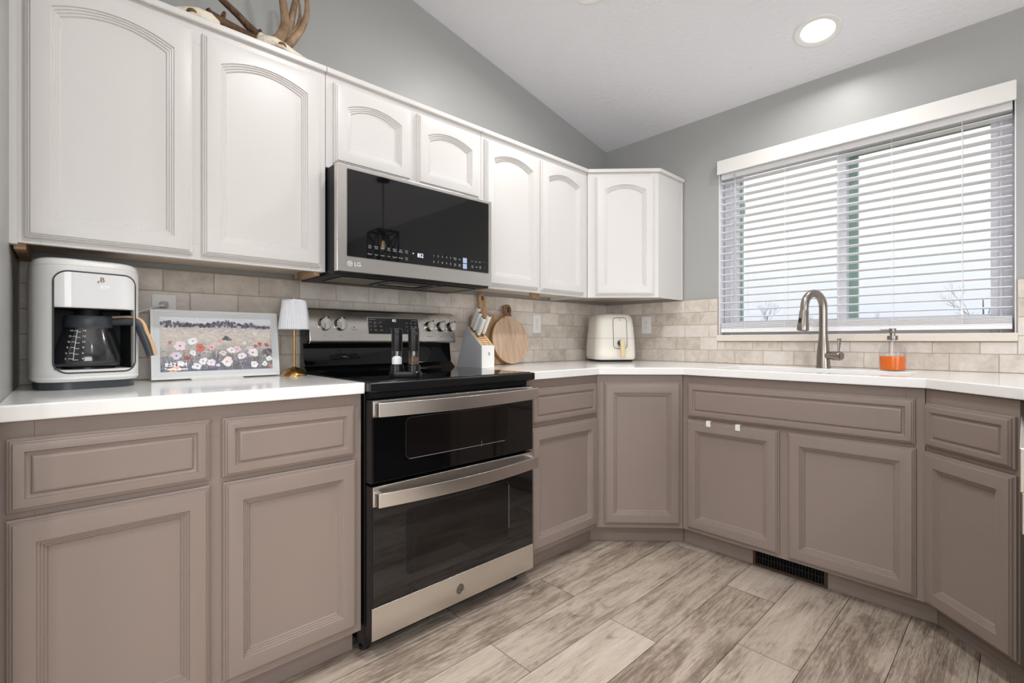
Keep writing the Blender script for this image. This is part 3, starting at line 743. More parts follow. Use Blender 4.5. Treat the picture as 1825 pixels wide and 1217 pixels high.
# ================================================================== MICROWAVE
mw = thing('microwave', 'stainless over-the-range microwave with a wide black glass door', 'microwave', (.2, -1.82, 1.305))
Y0, Y1 = -2.187, -1.447
mb = MB(); mb.box(.013, Y0+.004, 1.318, .372, Y1-.004, 1.7075); mb.build('body', M_blackm, mw, bevel=.002)
FMW = frame((.374, Y0, 0), (0, 1, 0), (1, 0, 0)); MWW = Y1-Y0
mb = MB(); mb.fbox(FMW, 0, 1.308, 0, MWW, 1.7055, .026); mwd = mb.build('door', M_steel, mw, bevel=.003, seg=3)
mb = MB(); mb.prism(rrect(.038, 1.366, MWW-.020, 1.690, .004), FMW, .0255, .0266); mb.build('door_glass', M_blackglass, mwd)
mb = MB(); o = rrect(.0365, 1.3645, MWW-.0185, 1.6915, .005); i_ = rrect(.0385, 1.3665, MWW-.0205, 1.6895, .004); n = len(o)
mb.add([FMW(a, b, .0268) for a, b in o]+[FMW(a, b, .0268) for a, b in i_], [(k, (k+1) % n, n+(k+1) % n, n+k) for k in range(n)])
mb.build('glass_edge', M_chrome, mwd)
zz = 1.408
text('852', .024, FMW, .352, zz-.004, .0268, M_led, mwd, 'clock_digits', sx=.8)
mb = MB(); mb.prism([(.318, zz-.001), (.322, zz+.003), (.314, zz+.003)], FMW, .0266, .0269); mb.build('indicator', M_led, mwd)
rowA = ['Auto\nCook', 'Sensor\nCook', 'Soften', 'Melt\nWarm', 'Sensor\nReheat', 'Time\nDefrost', 'Cook\nTime']
rowB = ['Popcorn', 'Potato', 'Frozen', 'Pasta', 'Vegetable', 'Beverage', 'Power\nLevel']
for k in range(7):
    text(rowA[k], .0072, FMW, .128+k*.0265, zz+.004, .0268, M_print, mwd, 'panel_lettering', sx=.8)
    text(rowB[k], .0068, FMW, .128+k*.0265, zz-.024, .0268, M_print, mwd, 'panel_lettering', sx=.75)
for k in range(5):
    text('12345'[k], .0125, FMW, .418+k*.0215, zz+.0045, .0268, M_print, mwd, 'panel_lettering', sx=.8)
    text('67890'[k], .0125, FMW, .418+k*.0215, zz-.0215, .0268, M_print, mwd, 'panel_lettering', sx=.8)
for (tx, a, b) in [('Kitchen\nTimer', .528, zz+.004), ('Clock', .553, zz+.004), ('Vent\nHi/Lo', .528, zz-.022), ('Lamp\nHi/Lo', .553, zz-.022)]: text(tx, .0068, FMW, a, b, .0268, M_print, mwd, 'panel_lettering', sx=.75)
for (tx, a, b) in [('Less', .622, zz+.004), ('More', .645, zz+.004), ('EZ On', .668, zz+.004), ('Stop\nClear', .625, zz-.020), ('Start', .648, zz-.020), ('Child\nLock', .670, zz-.020)]: text(tx, .0068, FMW, a, b, .0268, M_print, mwd, 'panel_lettering', sx=.7)
M_key = mat('lit_key', '9fb0cf', .5, emit='9fb0cf', estr=.1)
mb = MB(); mb.fbox(FMW, .571, zz-.009, .0266, .593, zz+.014, .0269); mb.fbox(FMW, .571, zz-.034, .0266, .593, zz-.0125, .0269); mb.build('lit_key', M_key, mwd)
for tx, b in (('STOP', zz+.0025), ('START', zz-.023)): text(tx, .0058, FMW, .582, b, .0270, M_print, mwd, 'panel_lettering', sx=.8)
text('NeoChef', .010, FMW, .698, zz+.007, .0268, M_amark, mwd, 'panel_lettering', sx=.7)
mb = MB(); mb.rings([[FMW(.698+r*math.cos(2*PI*k/20), zz-.016+r*math.sin(2*PI*k/20), .0269) for k in range(20)] for r in (.004, .0052)], False, False); mb.build('panel_icon', M_amark, mwd)
# round emblem with letters beside it
M_logo = mat('logo_silver', 'e8e8e8', .35)
mb = MB(); cx_, cz_ = .049, 1.339
mb.rings([[FMW(cx_+r*math.cos(2*PI*k/32), cz_+r*math.sin(2*PI*k/32), .0264) for k in range(32)] for r in (.0078, .0098)], False, False)
mb.fbox(FMW, cx_-.0012, cz_-.004, .0262, cx_+.0008, cz_+.005, .0265); mb.fbox(FMW, cx_-.0012, cz_-.0045, .0262, cx_+.003, cz_-.003, .0265)
mb.fbox(FMW, cx_-.0055, cz_+.002, .0262, cx_-.0032, cz_+.0043, .0265); mb.fbox(FMW, cx_+.002, cz_-.0008, .0262, cx_+.008, cz_+.0008, .0265)
mb.build('emblem', M_logo, mwd)
text('LG', .0215, FMW, cx_+.030, cz_-.001, .0264, M_logo, mwd, 'emblem_lettering')
# underside: vent tray with two filters and a lamp recess
mb = MB(); mb.box(.030, Y0+.001, 1.300, .372, Y1+.004, 1.318); mb.box(.36, Y0+.01, 1.303, .384, Y1-.01, 1.318); tr = mb.build('vent_tray', M_blackm, mw, bevel=.003)
for (y0, y1) in ((-2.13, -1.96), (-1.67, -1.50)):
    mb = MB(); mb.box(.14, y0, 1.2975, .325, y1, 1.3002); gf = mb.build('grease_filter', M_mesh, mw)
    mb = MB(); mb.box(.132, y0-.006, 1.2965, .14, y1+.006, 1.3002); mb.box(.325, y0-.006, 1.2965, .333, y1+.006, 1.3002); mb.box(.14, y0-.006, 1.2965, .325, y0, 1.3002); mb.box(.14, y1, 1.2965, .325, y1+.006, 1.3002); mb.build('filter_rim', M_black, gf)
mb = MB()
mb.box(.15, -1.935, 1.296, .33, -1.92, 1.3002); mb.box(.15, -1.71, 1.296, .33, -1.695, 1.3002); mb.box(.315, -1.92, 1.296, .33, -1.71, 1.3002); mb.box(.15, -1.92, 1.296, .165, -1.71, 1.3002)
mb.build('lamp_recess', M_black, mw)
mb = MB(); mb.box(.185, -1.89, 1.298, .25, -1.74, 1.3003); mb.build('lamp_lens', mat('frosted_lens', '77736c', .3), mw)

# ================================================================== THINGS ON THE COUNTERS
CT = .9162
# ---- coffee maker
cmk = thing('coffee_maker', 'white drip coffee maker with a dark-handled glass carafe, left end of counter', 'coffee maker', (.200, -2.865, CT))
ang = math.radians(10); cu_, su_ = math.cos(ang), math.sin(ang)
Fm = frame3((.200, -2.865, CT), (-su_, cu_, 0), (cu_, su_, 0), (0, 0, 1))       # a: to its right, b: to its front, c: up
Ff = frame3((.200, -2.865, CT), (-su_, cu_, 0), (0, 0, 1), (cu_, su_, 0))       # a, z, out
WA, WB, RC = .118, .105, .075
def plan(i, r=RC): return rrect(-WA+i, -WB+i, WA-i, WB-i, max(.01, r-i), 10)
HZ = .352
FRX0, FRX1, FZ0, FZ1, RR = -.085, .099, .055, .329, .030
mb = MB(); mb.rings([[Fm(a, b, z) for a, b in plan(i)] for z, i in ((.0, .010), (.020, .010), (.022, .008))]); mb.build('base_plate', M_chargrey, cmk)
# shell in three tiers so that the front bay is a real recess
mb = MB(); mb.rings([[Fm(a, b, z) for a, b in plan(i)] for z, i in ((.022, .006), (.030, 0), (.034, 0), (.036, .0012), (.038, 0), (FZ0, 0))]); mb.build('lower_housing', M_cream, cmk)
def bayplan(r=RC):
    """plan outline with a bay cut into the front"""
    P = plan(0); out = []
    fr = [p for p in P]
    x0_, x1_, yb = FRX0+.002, FRX1-.004, -.045
    def front_y(x):
        if abs(x) <= WA-RC: return WB
        d = abs(x)-(WA-RC); return WB-RC+math.sqrt(max(0, RC*RC-d*d))
    out = [p for p in P if not (p[1] > .0 and x0_ <= p[0] <= x1_)]
    k = [i for i, p in enumerate(out) if p[0] > 0 and p[1] > 0 or p[0] > x1_]
    right = [p for p in P if p[0] > x1_]; left = [p for p in P if p[0] < x0_ and p[1] >= 0]
    back = [p for p in P if p[1] < 0 and p[0] <= x1_ and not (p[0] < x0_ and p[1] >= 0)]
    left = [p for p in P if p[0] < x0_]; right = [p for p in P if p[0] > x1_]
    mid_back = [p for p in P if x0_ <= p[0] <= x1_ and p[1] < 0]
    # order counter-clockwise: start bottom middle -> right -> bay -> left
    right.sort(key=lambda p: p[1]); left.sort(key=lambda p: -p[1]); mid_back.sort(key=lambda p: p[0])
    return mid_back + right + [(x1_, front_y(x1_)), (x1_, yb), (x0_, yb), (x0_, front_y(x0_))] + left
bp = bayplan()
Z_MID = .229
mb = MB(); mb.rings([[Fm(a, b, z) for a, b in bp] for z in (FZ0, Z_MID)]); mb.build('bay_housing', M_cream, cmk, sharp=30)
mb = MB(); mb.rings([[Fm(a, b, z) for a, b in plan(i)] for z, i in ((Z_MID, 0), (.342, 0), (.344, .0012), (.346, 0), (.354, .001), (.361, .005), (.365, .013), (.367, .03))]); mb.build('upper_housing', M_cream, cmk, sharp=30)
# dark liner of the bay
x0_, x1_ = FRX0+.003, FRX1-.005
mb = MB()
mb.fbox(Ff, x0_, FZ0, -.0445, x1_, Z_MID, -.0425); mb.fbox(Ff, x0_-.0005, FZ0, -.044, x0_+.0015, Z_MID, .076); mb.fbox(Ff, x1_-.0015, FZ0, -.044, x1_+.0005, Z_MID, .060)
mb.fbox(Ff, x0_, Z_MID-.002, -.044, x1_, Z_MID-.0005, .075)
mb.build('bay_liner', M_blackm, cmk)
def fy(x):
    if abs(x) <= WA-RC: return WB
    d = abs(x)-(WA-RC); return WB-RC+math.sqrt(max(0, RC*RC-d*d))
# trim line around the front panel, following the rounded front
mb = MB(); o = rrect(FRX0, FZ0-.008, FRX1, FZ1, RR, 8); dense = []
for i in range(len(o)):
    p, q = Vector(o[i]), Vector(o[(i+1) % len(o)]); k = max(1, int((q-p).length/.008))
    for j in range(k): dense.append(p.lerp(q, j/k))
loop = [Ff(p.x, p.y, fy(p.x)+.0005) for p in dense]; loop.append(loop[0])
mb.tube(loop, .0022, 8, cap=False); mb.build('front_trim', M_chargrey, cmk)
# glossy panel
mb = MB(); nx_, PZ0, PZ1 = 28, Z_MID+.002, FZ1-.002; top = []
for i in range(nx_+1):
    x = FRX0+.002 + (FRX1-FRX0-.004)*i/nx_; e = min(x-FRX0, FRX1-x); r = RR-.002
    zt2 = PZ1 if e >= r else PZ1 - r + math.sqrt(max(0, r*r-(r-e)**2))
    top.append([Ff(x, PZ0, fy(x)-.006), Ff(x, PZ0, fy(x)+.0012), Ff(x, zt2, fy(x)+.0012), Ff(x, zt2, fy(x)-.006)])
mb.rings(top); mb.build('front_panel', M_creamgloss, cmk)
text('B', .020, Ff, .016, .310, WB+.0016, M_gold, cmk, 'emblem')
mb = MB(); mb.tube([Ff(.0095, .3025, WB+.0018), Ff(.006, .3015, WB+.0018), Ff(.0055, .3050, WB+.0018), Ff(.010, .3065, WB+.0018)], .0009, 6); mb.build('emblem_flourish', M_gold, cmk)
text('8:54', .012, Ff, .022, .290, WB+.0016, mat('faint_digits', 'f7f8f8', .5, emit='f7f8f8', estr=.15), cmk, 'clock_digits')
# brew spout and warming plate
mb = MB(); mb.lathe([(.034, 0), (.030, .014), (.030, .022)], Fm(.003, .022, .206), 24); mb.build('brew_basket', M_blackm, cmk)
mb = MB(); mb.lathe([(.062, 0), (.062, .005), (.058, .006), (.001, .006)], Fm(.003, .022, FZ0), 32); mb.build('warming_plate', M_black, cmk)
# carafe
cf = thing('carafe', 'clear glass carafe with dark collar and wood-trimmed handle inside the coffee maker', 'carafe', Fm(.003, .024, .0615))
cc = Fm(.003, .024, .0618)
mb = MB(); mb.lathe([(.058, 0), (.070, .003), (.079, .010), (.080, .018), (.076, .040), (.067, .075), (.057, .110), (.054, .118)], cc, 48, None, True, False); mb.build('glass_body', M_smoke, cf, sharp=60)
mb = MB(); mb.lathe([(.0555, .112), (.0565, .114), (.0565, .142), (.054, .147), (.001, .148)], cc, 40, None, True, True); mb.build('collar', M_chargrey, cf)
hp = smoothpts([(.050, .020, .132), (.090, .040, .134), (.108, .048, .124), (.118, .056, .090), (.128, .062, .055), (.134, .066, .028)], 6)
def carf(p): return Vector(cc) + (Fm(1,0,0)-Fm(0,0,0))*p[0] + (Fm(0,1,0)-Fm(0,0,0))*p[1] + Vector((0,0,p[2]))
mb = MB(); pts = [carf(p) for p in hp]; rr = [.0125]*len(pts)
for i in range(len(rr)): rr[i] = .014 - .002*abs(i/len(rr)-.35)
mb.tube(pts, rr, 14, flat=1.0); hd = mb.build('handle', M_chargrey, cf)
mb = MB(); offs = []
for i, p in enumerate(hp):
    t = (hp[min(i+1, len(hp)-1)]-hp[max(i-1, 0)]).normalized(); r = Vector((t.z*-1, 0, t.x)); u = Vector((-t.z, 0, t.x)); u = u if u.z > 0 or u.x > 0 else -u
    lat = Vector((t.x, t.y, 0)); n_ = Vector((0,0,1)) - t*t.z; n_.normalize()
    offs.append(carf(p + n_*.0105))
mb.tube(offs, .0085, 10, flat=.75); mb.build('wood_inlay', M_rubberwood, hd)
def cring(phi, z, lift=.0006):   # point on the glass surface; phi measured from the front
    prof = [(.070, .003), (.079, .010), (.080, .018), (.076, .040), (.067, .075), (.057, .110), (.054, .118)]
    for (r0, z0), (r1, z1) in zip(prof[:-1], prof[1:]):
        if z0 <= z <= z1: r = r0+(r1-r0)*(z-z0)/(z1-z0); break
    r += lift
    return Vector(cc) + (Fm(1,0,0)-Fm(0,0,0))*(r*math.sin(phi)) + (Fm(0,1,0)-Fm(0,0,0))*(r*math.cos(phi)) + Vector((0,0,z))
mb = MB(); ph0 = -.62
mb.tube([cring(ph0, .020+.0045*k) for k in range(20)], .0007, 6)
for k in range(6):
    z = .024+k*.0158; mb.tube([cring(ph0-.14, z), cring(ph0, z)], .0007, 6); mb.tube([cring(ph0, z-.003), cring(ph0+.14, z-.003)], .0007, 6)
mb.build('level_marks', M_plastic, cf)
for k, tx in enumerate(['4', '6', '8', '10', '12', '14']):
    for dphi in (-.24, .26):
        z = .024+k*.0158; p = cring(ph0+dphi, z, .001); n_ = (p-Vector(cc)); n_.z = 0; n_.normalize(); u_ = Vector((0,0,1)).cross(n_)
        text(tx, .0078, frame3(p, u_, (0,0,1), n_), 0, 0, 0, M_plastic, cf, 'level_lettering')

# ---- wall outlets
def outlet(label, F, grp=None):
    c = F(0, 0, 0); t = thing('wall_outlet', label, 'outlet', c)
    mb = MB(); mb.prism(rrect(-.0355, -.0575, .0355, .0575, .004, 3), F, 0, .005); mb.build('cover_plate', M_plastic, t, bevel=.0015)
    for dz in (-.0195, .0195):
        mb = MB(); P = [(.017*math.cos(2*PI*k/28), max(-.0135, min(.0135, .017*math.sin(2*PI*k/28)))+dz) for k in range(28)]
        mb.prism(P, F, .005, .0068); rc = mb.build('receptacle', M_plastic, t)
        mb = MB(); mb.fbox(F, -.0075, dz-.001, .0066, -.0055, dz+.008, .0070); mb.fbox(F, .0055, dz, .0066, .0075, dz+.007, .0070)
        mb.prism([(.0025*math.cos(2*PI*k/12), dz-.007+.0025*math.sin(2*PI*k/12)) for k in range(12)], F, .0066, .0070); mb.build('slots', M_void, rc)
    mb = MB(); mb.prism([(.0028*math.cos(2*PI*k/12), .0028*math.sin(2*PI*k/12)) for k in range(12)], F, .005, .0062); mb.build('screw', M_steel2, t)
    return t
outlet('white wall outlet behind the flower-picture display, with a plug in it', frame((.0103, -2.652, 1.160), (0,1,0), (1,0,0)))
outlet('white duplex wall outlet on the stove wall, right of the round cutting board', frame((.0103, -.745, 1.158), (0,1,0), (1,0,0)))
outlet('white duplex wall outlet on the window wall, right of the air fryer', frame((.345, -.0103, 1.158), (1,0,0), (0,-1,0)))
pc = thing('power_cord', 'white power cord plugged into the outlet behind the coffee maker', 'cord', (.03, -2.66, 1.18))
mb = MB(); FP = frame((.0175, -2.655, 1.1795), (0,1,0), (1,0,0)); mb.prism(rrect(-.012, -.011, .012, .011, .005, 4), FP, 0, .022); mb.build('plug', mat('plug_grey', 'a9a7a3', .4), pc, bevel=.002)
mb = MB(); mb.tube(smoothpts([(.036, -2.655, 1.178), (.046, -2.675, 1.172), (.043, -2.71, 1.158), (.036, -2.75, 1.140), (.028, -2.79, 1.11), (.024, -2.81, 1.0)], 6), .0038, 10); mb.build('cable', M_plastic, pc)

# ---- digital picture display
tlt = math.radians(9)
ex = thing('smart_display', 'white-framed digital photo display showing a painted flower meadow, leaning on its stand', 'display', (.115, -2.498, CT))
dv = Vector((-math.sin(tlt), 0, math.cos(tlt))); dn = Vector((math.cos(tlt), 0, math.sin(tlt)))
FX = frame3((.118, -2.700, CT+.0035), (0,1,0), dv, dn); XW, XH = .403, .243
mb = MB(); mb.prism(rrect(0, 0, XW, XH, .005, 3), FX, -.020, -.001); mb.build('back_housing', M_plastic, ex)
mb = MB(); b_ = .009
mb.prism([(0,0),(XW,0),(XW,b_),(0,b_)], FX, -.012, .004); mb.prism([(0,XH-b_),(XW,XH-b_),(XW,XH),(0,XH)], FX, -.012, .004); mb.prism([(0,b_),(b_,b_),(b_,XH-b_),(0,XH-b_)], FX, -.012, .004); mb.prism([(XW-b_,b_),(XW,b_),(XW,XH-b_),(XW-b_,XH-b_)], FX, -.012, .004)
mb.build('frame', M_trimw, ex, bevel=.001)
mb = MB(); mb.prism([(b_,b_),(XW-b_,b_),(XW-b_,XH-b_),(b_,XH-b_)], FX, -.004, .0005); mb.build('mat_border', mat('pale_mat', 'dfe3e6', .25), ex)
# the picture: background by brush noise over height, painted flowers as small flat shapes
M_art = bpy.data.materials.new('meadow_picture'); M_art.use_nodes = True
def art_nodes():
    nt, b = nodes(M_art); L = nt.links.new
    at = N(nt, 'ShaderNodeAttribute', attribute_name='paint'); b.inputs['Roughness'].default_value = .2
    L(at.outputs['Color'], b.inputs['Base Color']); L(at.outputs['Color'], b.inputs['Emission Color']); b.inputs['Emission Strength'].default_value = .16
art_nodes()
def picture():
    rnd = random.Random(11); A0, A1, B0, B1 = .0255, XW-.0245, .026, XH-.0255; V = []; Fc = []; C = []
    w_, h_ = A1-A0, B1-B0
    def c_(h): return lin(h)[:3]
    def mix(a, b, t): return tuple(a[i]+(b[i]-a[i])*t for i in range(3))
    def poly(P, c, lift):
        o = len(V); V.extend(FX(A0+min(1,max(0,x))*w_, B0+min(1,max(0,y))*h_, lift) for x, y in P); Fc.append(tuple(range(o, o+len(P)))); C.append(tuple(.86*v + .14*g for v, g in zip(c, (.52, .50, .53))))
    stops = [(0, '45465c'), (.14, '6b6b78'), (.30, '8f8c88'), (.48, 'b8b0a6'), (.64, 'cbc2b2'), (.80, 'c4bcb8'), (.86, 'c9c4bf'), (.90, 'dfe0e6'), (1, 'e3e6ee')]
    def base(y):
        for (a, ca), (b, cb) in zip(stops[:-1], stops[1:]):
            if a <= y <= b: return mix(c_(ca), c_(cb), (y-a)/(b-a))
        return c_(stops[-1][1])
    nx, ny = 40, 40
    for j in range(ny):
        for i in range(nx):
            y = (j+.5)/ny; c = base(y); k = rnd.uniform(.95, 1.05)
            x = (i+.5)/nx
            if y < .3 and x > .55: c = mix(c, c_('7a776c'), .4)
            poly([(i/nx, j/ny), ((i+1)/nx, j/ny), ((i+1)/nx, (j+1)/ny), (i/nx, (j+1)/ny)], tuple(min(1, v*k) for v in c), .0008)
    L_ = .0009
    for i in range(900):     # soft dabs of ground colour
        x, y = rnd.random(), rnd.uniform(.0, .84)**1.0; r = rnd.uniform(.012, .045)*(1.15-y*.6); k = rnd.uniform(.82, 1.16)
        c = mix(base(max(0, min(1, y+rnd.uniform(-.08, .08)))), c_(rnd.choice(['c3b8a2', 'b4aeb6', 'd6d1cc', '9da199', 'c9b6b4'])), .35 if y > .25 else .12)
        poly([(x+r*.9*math.cos(t*PI/5)*rnd.uniform(.7, 1.2), y+r*.7*math.sin(t*PI/5)*rnd.uniform(.7, 1.2)) for t in range(10)], tuple(min(1, v*k) for v in c), .00082+i*1e-7)
    # hills and tree line
    for i in range(340):
        x = rnd.random(); hgt = .045 + .05*math.exp(-((x-.56)/.10)**2) + .035*math.exp(-((x-.78)/.04)**2) + .03*math.exp(-((x-.08)/.10)**2); hgt *= (1 if x < .84 else .35)
        y = .825 + rnd.random()*hgt*1.3; r = rnd.uniform(.008, .026)
        poly([(x+r*.6*math.cos(t*PI/4), y+r*1.3*math.sin(t*PI/4)) for t in range(8)], c_(rnd.choice(['807d8a', '8f8c98', '6d6b7c', '9c99a2', '5f5e6c'])), L_)
    for i in range(260):     # light strokes across the field
        x, y = rnd.random(), rnd.uniform(.30, .82); l = rnd.uniform(.006, .05)*(y+.2); t = rnd.uniform(.003, .007)
        poly([(x, y), (x+l, y+rnd.uniform(-.006,.006)), (x+l, y+t), (x, y+t)], c_(rnd.choice(['e4ddd2', 'd5ccb8', 'b9b1a4', 'cbc3c8', 'c7b588', '9b9a94'])), .0010)
    for i in range(420):     # specks
        x, y = rnd.random(), rnd.uniform(.05, .72); r = rnd.uniform(.0022, .0055)
        poly([(x+r*.6*math.cos(t*PI/3), y+r*1.2*math.sin(t*PI/3)) for t in range(6)], c_(rnd.choice(['f3eef0', 'f7f4f0', 'e9d5d8', '4c4a55', 'f1ece2'])), .0011)
    for i in range(170):     # stems
        x, y = rnd.random(), rnd.uniform(0, .28); l = rnd.uniform(.06, .22); dx = rnd.uniform(-.04, .04)
        poly([(x, y), (x+.003, y), (x+dx+.002, y+l), (x+dx, y+l)], c_(rnd.choice(['34374b', '3b4240', 'd8d4cb', '51564c', '2e3044'])), .0012)
    def flower(x, y, r, col, dark, n=6):
        for k in range(n):
            t = 2*PI*k/n + rnd.uniform(-.3, .3); q = r*rnd.uniform(.75, 1.15)
            cx, cy = x+q*.33*math.cos(t), y+q*.62*math.sin(t)
            poly([(cx+q*.30*math.cos(s*PI/5), cy+q*.46*math.sin(s*PI/5)) for s in range(10)], tuple(v*rnd.uniform(.86, 1.05) for v in c_(col)), .0013+k*.00003)
        poly([(x+r*.12*math.cos(s*PI/4), y+r*.2*math.sin(s*PI/4)) for s in range(8)], c_(dark), .0016)
    for (x, y, r, col, dk) in [(.27, .56, .085, 'f3f0f2', '8c8a94'), (.16, .47, .10, 'ecd9e4', '77737c'), (.33, .44, .095, 'cf6a55', '8a3a30'), (.27, .34, .06, 'f2f0f2', 'a89'),
        (.43, .44, .08, 'dfb9b8', '9a3d33'), (.50, .56, .06, 'dcb2b0', '9c4038'), (.13, .29, .085, 'e2d3e2', '5b4a66'), (.22, .24, .055, 'a8443c', '5e211d'), (.35, .18, .08, 'f2eef1', '7b8478'),
        (.42, .15, .075, 'f0edf0', 'c89'), (.30, .09, .085, 'eef0f3', '6e7c86'), (.56, .16, .11, 'f4eeee', 'caa06c'), (.53, .33, .065, 'e6cfd2', '8a7f80'), (.61, .38, .085, 'f2eaf0', '8d9a8c'), (.66, .40, .08, 'e8d2d6', 'a9726c'),
        (.70, .26, .085, 'f1ecf2', '8b88a0'), (.81, .33, .10, 'f3e6ec', '8a5a50'), (.82, .10, .075, 'f4f3ee', 'c9a94e'), (.92, .10, .065, 'f2efe8', 'b98d4a'), (.97, .20, .06, 'eff0f2', '99938c'), (.88, .50, .05, 'b3584b', '6f2e28'), (.95, .48, .045, 'a85349', '6f2e28'),
        (.84, .46, .04, 'b56355', '7a342c'), (.10, .03, .08, 'dcab8c', '8a4f38'), (.14, .06, .06, 'e6bda0', '8a4f38'), (.99, .05, .05, 'cf8e72', '7d4332'), (.08, .53, .04, 'c07862', '7d4332'), (.73, .52, .03, 'e6e0de', '888'), (.16, .16, .06, 'e9e7ee', '667'), (.48, .10, .04, 'e8e2ee', '667')]:
        dk = dk if len(dk) == 6 else ''.join(ch*2 for ch in dk)
        flower(x, y, r*.82, col, dk)
    for (x, y) in ((.55, .60), (.57, .61), (.96, .30), (.93, .34), (.98, .36)):
        for k in range(5): flower(x+rnd.uniform(-.03,.03), y+rnd.uniform(-.03,.03), .03, rnd.choice(['5d5b66', '4c4a58', '6d6a70']), '3a3846', 4)
    me = bpy.data.meshes.new('picture'); me.from_pydata([tuple(v) for v in V], [], Fc); me.materials.append(M_art)
    a = me.color_attributes.new('paint', 'FLOAT_COLOR', 'CORNER'); buf = []
    for p, c in zip(me.polygons, C): buf += [*c, 1.0]*p.loop_total
    a.data.foreach_set('color', buf); me.update()
    o = bpy.data.objects.new('picture', me); COL.objects.link(o); par(o, ex); return o
picture()
M_scr = mat('screen_lettering', 'ffffff', .5, emit='ffffff', estr=.7)
text('8:52 AM', .0185, FX, .038, .050, .0022, M_scr, ex, 'clock_lettering', align='LEFT')
text('Tuesday, January', .0098, FX, .037, .0355, .0022, M_scr, ex, 'date_lettering', align='LEFT')
mb = MB(); mb.box(.118, -2.59, CT, .150, -2.43, CT+.004); mb.box(.085, -2.56, CT, .118, -2.46, CT+.004); mb.build('stand', M_plastic, ex, bevel=.001)

# ---- small table lamp
lp = thing('table_lamp', 'small brass table lamp with a pale pleated shade, beside the stove', 'lamp', (.175, -2.262, CT))
lx, ly = .165, -2.258
mb = MB(); mb.lathe([(.0455, 0), (.0455, .003), (.043, .008), (.034, .020), (.020, .029), (.009, .033), (.0045, .035), (.0045, .036)], (lx, ly, CT), 40); mb.build('base', M_brass, lp, sharp=40)
mb = MB(); mb.lathe([(.0042, .034), (.0042, .205), (.007, .207), (.007, .215), (.003, .217)], (lx, ly, CT), 16); mb.build('stem', M_brass, lp)
mb = MB(); n = 96; R = []
for z, r in ((.180, .0555), (.184, .0553), (.250, .0475), (.290, .0425), (.2925, .0422)):
    R.append([(lx+(r+(.0016 if k % 2 else -.0008))*math.cos(2*PI*k/n), ly+(r+(.0016 if k % 2 else -.0008))*math.sin(2*PI*k/n), CT+z) for k in range(n)])
mb.rings(R, False, False); o = mb.build('shade', M_shade, lp, sharp=10); so = o.modifiers.new('solid', 'SOLIDIFY'); so.thickness = .0012
mb = MB(); mb.lathe([(.0418, .290), (.0418, .2935), (.0405, .295), (.001, .295)], (lx, ly, CT), 40); mb.lathe([(.0025, .294), (.0045, .297), (.0045, .300), (.002, .303)], (lx, ly, CT), 12); mb.build('shade_cap', M_plastic, lp)

# ---- pepper and salt grinders in their tray
gx, gy = .548, -1.992
gr = Vector((.682, .7313, 0)); gf_ = Vector((.7313, -.682, 0))
GZ = .9177
tr = thing('grinder_tray', 'black oblong tray on the cooktop holding the two electric grinders', 'tray', (gx, gy, GZ))
FT = frame3((gx, gy, GZ), gr, gf_, (0,0,1))
mb = MB(); mb.rings([[FT(a, b, z) for a, b in rrect(-.059+i, -.028+i, .059-i, .028-i, .026-i, 8)] for z, i in ((0, .001), (.003, 0), (.020, .0), (.022, .002))]); mb.build('tray_base', M_black, tr)
for s in (-.031, .031):
    mb = MB(); mb.lathe([(.0245, .018), (.0245, .044), (.0225, .045), (.0212, .044), (.0212, .0225)], FT(s, 0, 0), 28, None, False, False); mb.build('cup', M_black, tr)
for s, fill, mname, lab in ((-.031, .028, M_salt, 'black electric grinder with white salt inside, left one on the cooktop'), (.031, .026, M_pepper, 'black electric grinder with brown peppercorns inside, right one on the cooktop')):
    c = FT(s, 0, .0225); g = thing('grinder', lab, 'grinder', c, 'grinders on the cooktop')
    mb = MB(); mb.lathe([(.0185, 0), (.0185, .022), (.0195, .023), (.0195, .026)], c, 28); mb.build('foot', M_black, g)
    mb = MB(); mb.lathe([(.0190, .026), (.0190, .078)], c, 28, None, False, False); mb.build('clear_chamber', M_clear, g)
    mb = MB(); mb.lathe([(.0178, .0262), (.0178, .026+fill-.006), (.012, .026+fill), (.004, .026+fill+.003)], c, 24); mb.build('filling', mname, g)
    mb = MB(); mb.lathe([(.003, .03), (.003, .078)], c, 10); mb.build('drive_shaft', M_steel2, g)
    mb = MB(); mb.lathe([(.0195, .074), (.0200, .076), (.0203, .150), (.0198, .156), (.0185, .1585), (.001, .1585)], c, 32); mb.build('motor_housing', M_satin, g)
    mb = MB(); Mg = Matrix(((gr.x, 0, gf_.x), (gr.y, 0, gf_.y), (0, 1, 0))).to_4x4(); mb.lathe([(.0065, 0), (.0065, .0215), (.0055, .0225), (.001, .0225)], c+Vector((0,0,.138)) + gr*(.004 if s < 0 else .012), 16, Mg); mb.build('button', M_blackm, g)

# ---- knife block with knives
kb = thing('knife_block', 'grey-sided white knife block with a wooden slotted top, right of the stove', 'knife block', (.20, -1.388, CT))
KY0, KY1 = -1.424, -1.343
FKB = frame3((0, KY0, 0), (1,0,0), (0,0,1), (0,-1,0))
prof = [(.085, CT), (.330, CT), (.330, CT+.110), (.197, CT+.206), (.185, CT+.206)]
prof2 = [(.085, CT), (.296, CT), (.296, CT+.112), (.176, CT+.207), (.170, CT+.207)]
mb = MB(); mb.rings([[(x, y, z) for x, z in prof2] for y in (KY0, KY1)]); mb.mi = 0
kbo = mb.build('side_shell', M_greyside, kb, bevel=.004)
mb = MB(); mb.box(.2955, KY0+.0003, CT+.0005, .2985, KY1-.0003, CT+.1115); mb.build('front_face', M_plastic, kb, bevel=.001)
sv = Vector((.296-.176, 0, .112-.207)); sL = sv.length; sv.normalize(); sn = Vector((-sv.z, 0, sv.x))
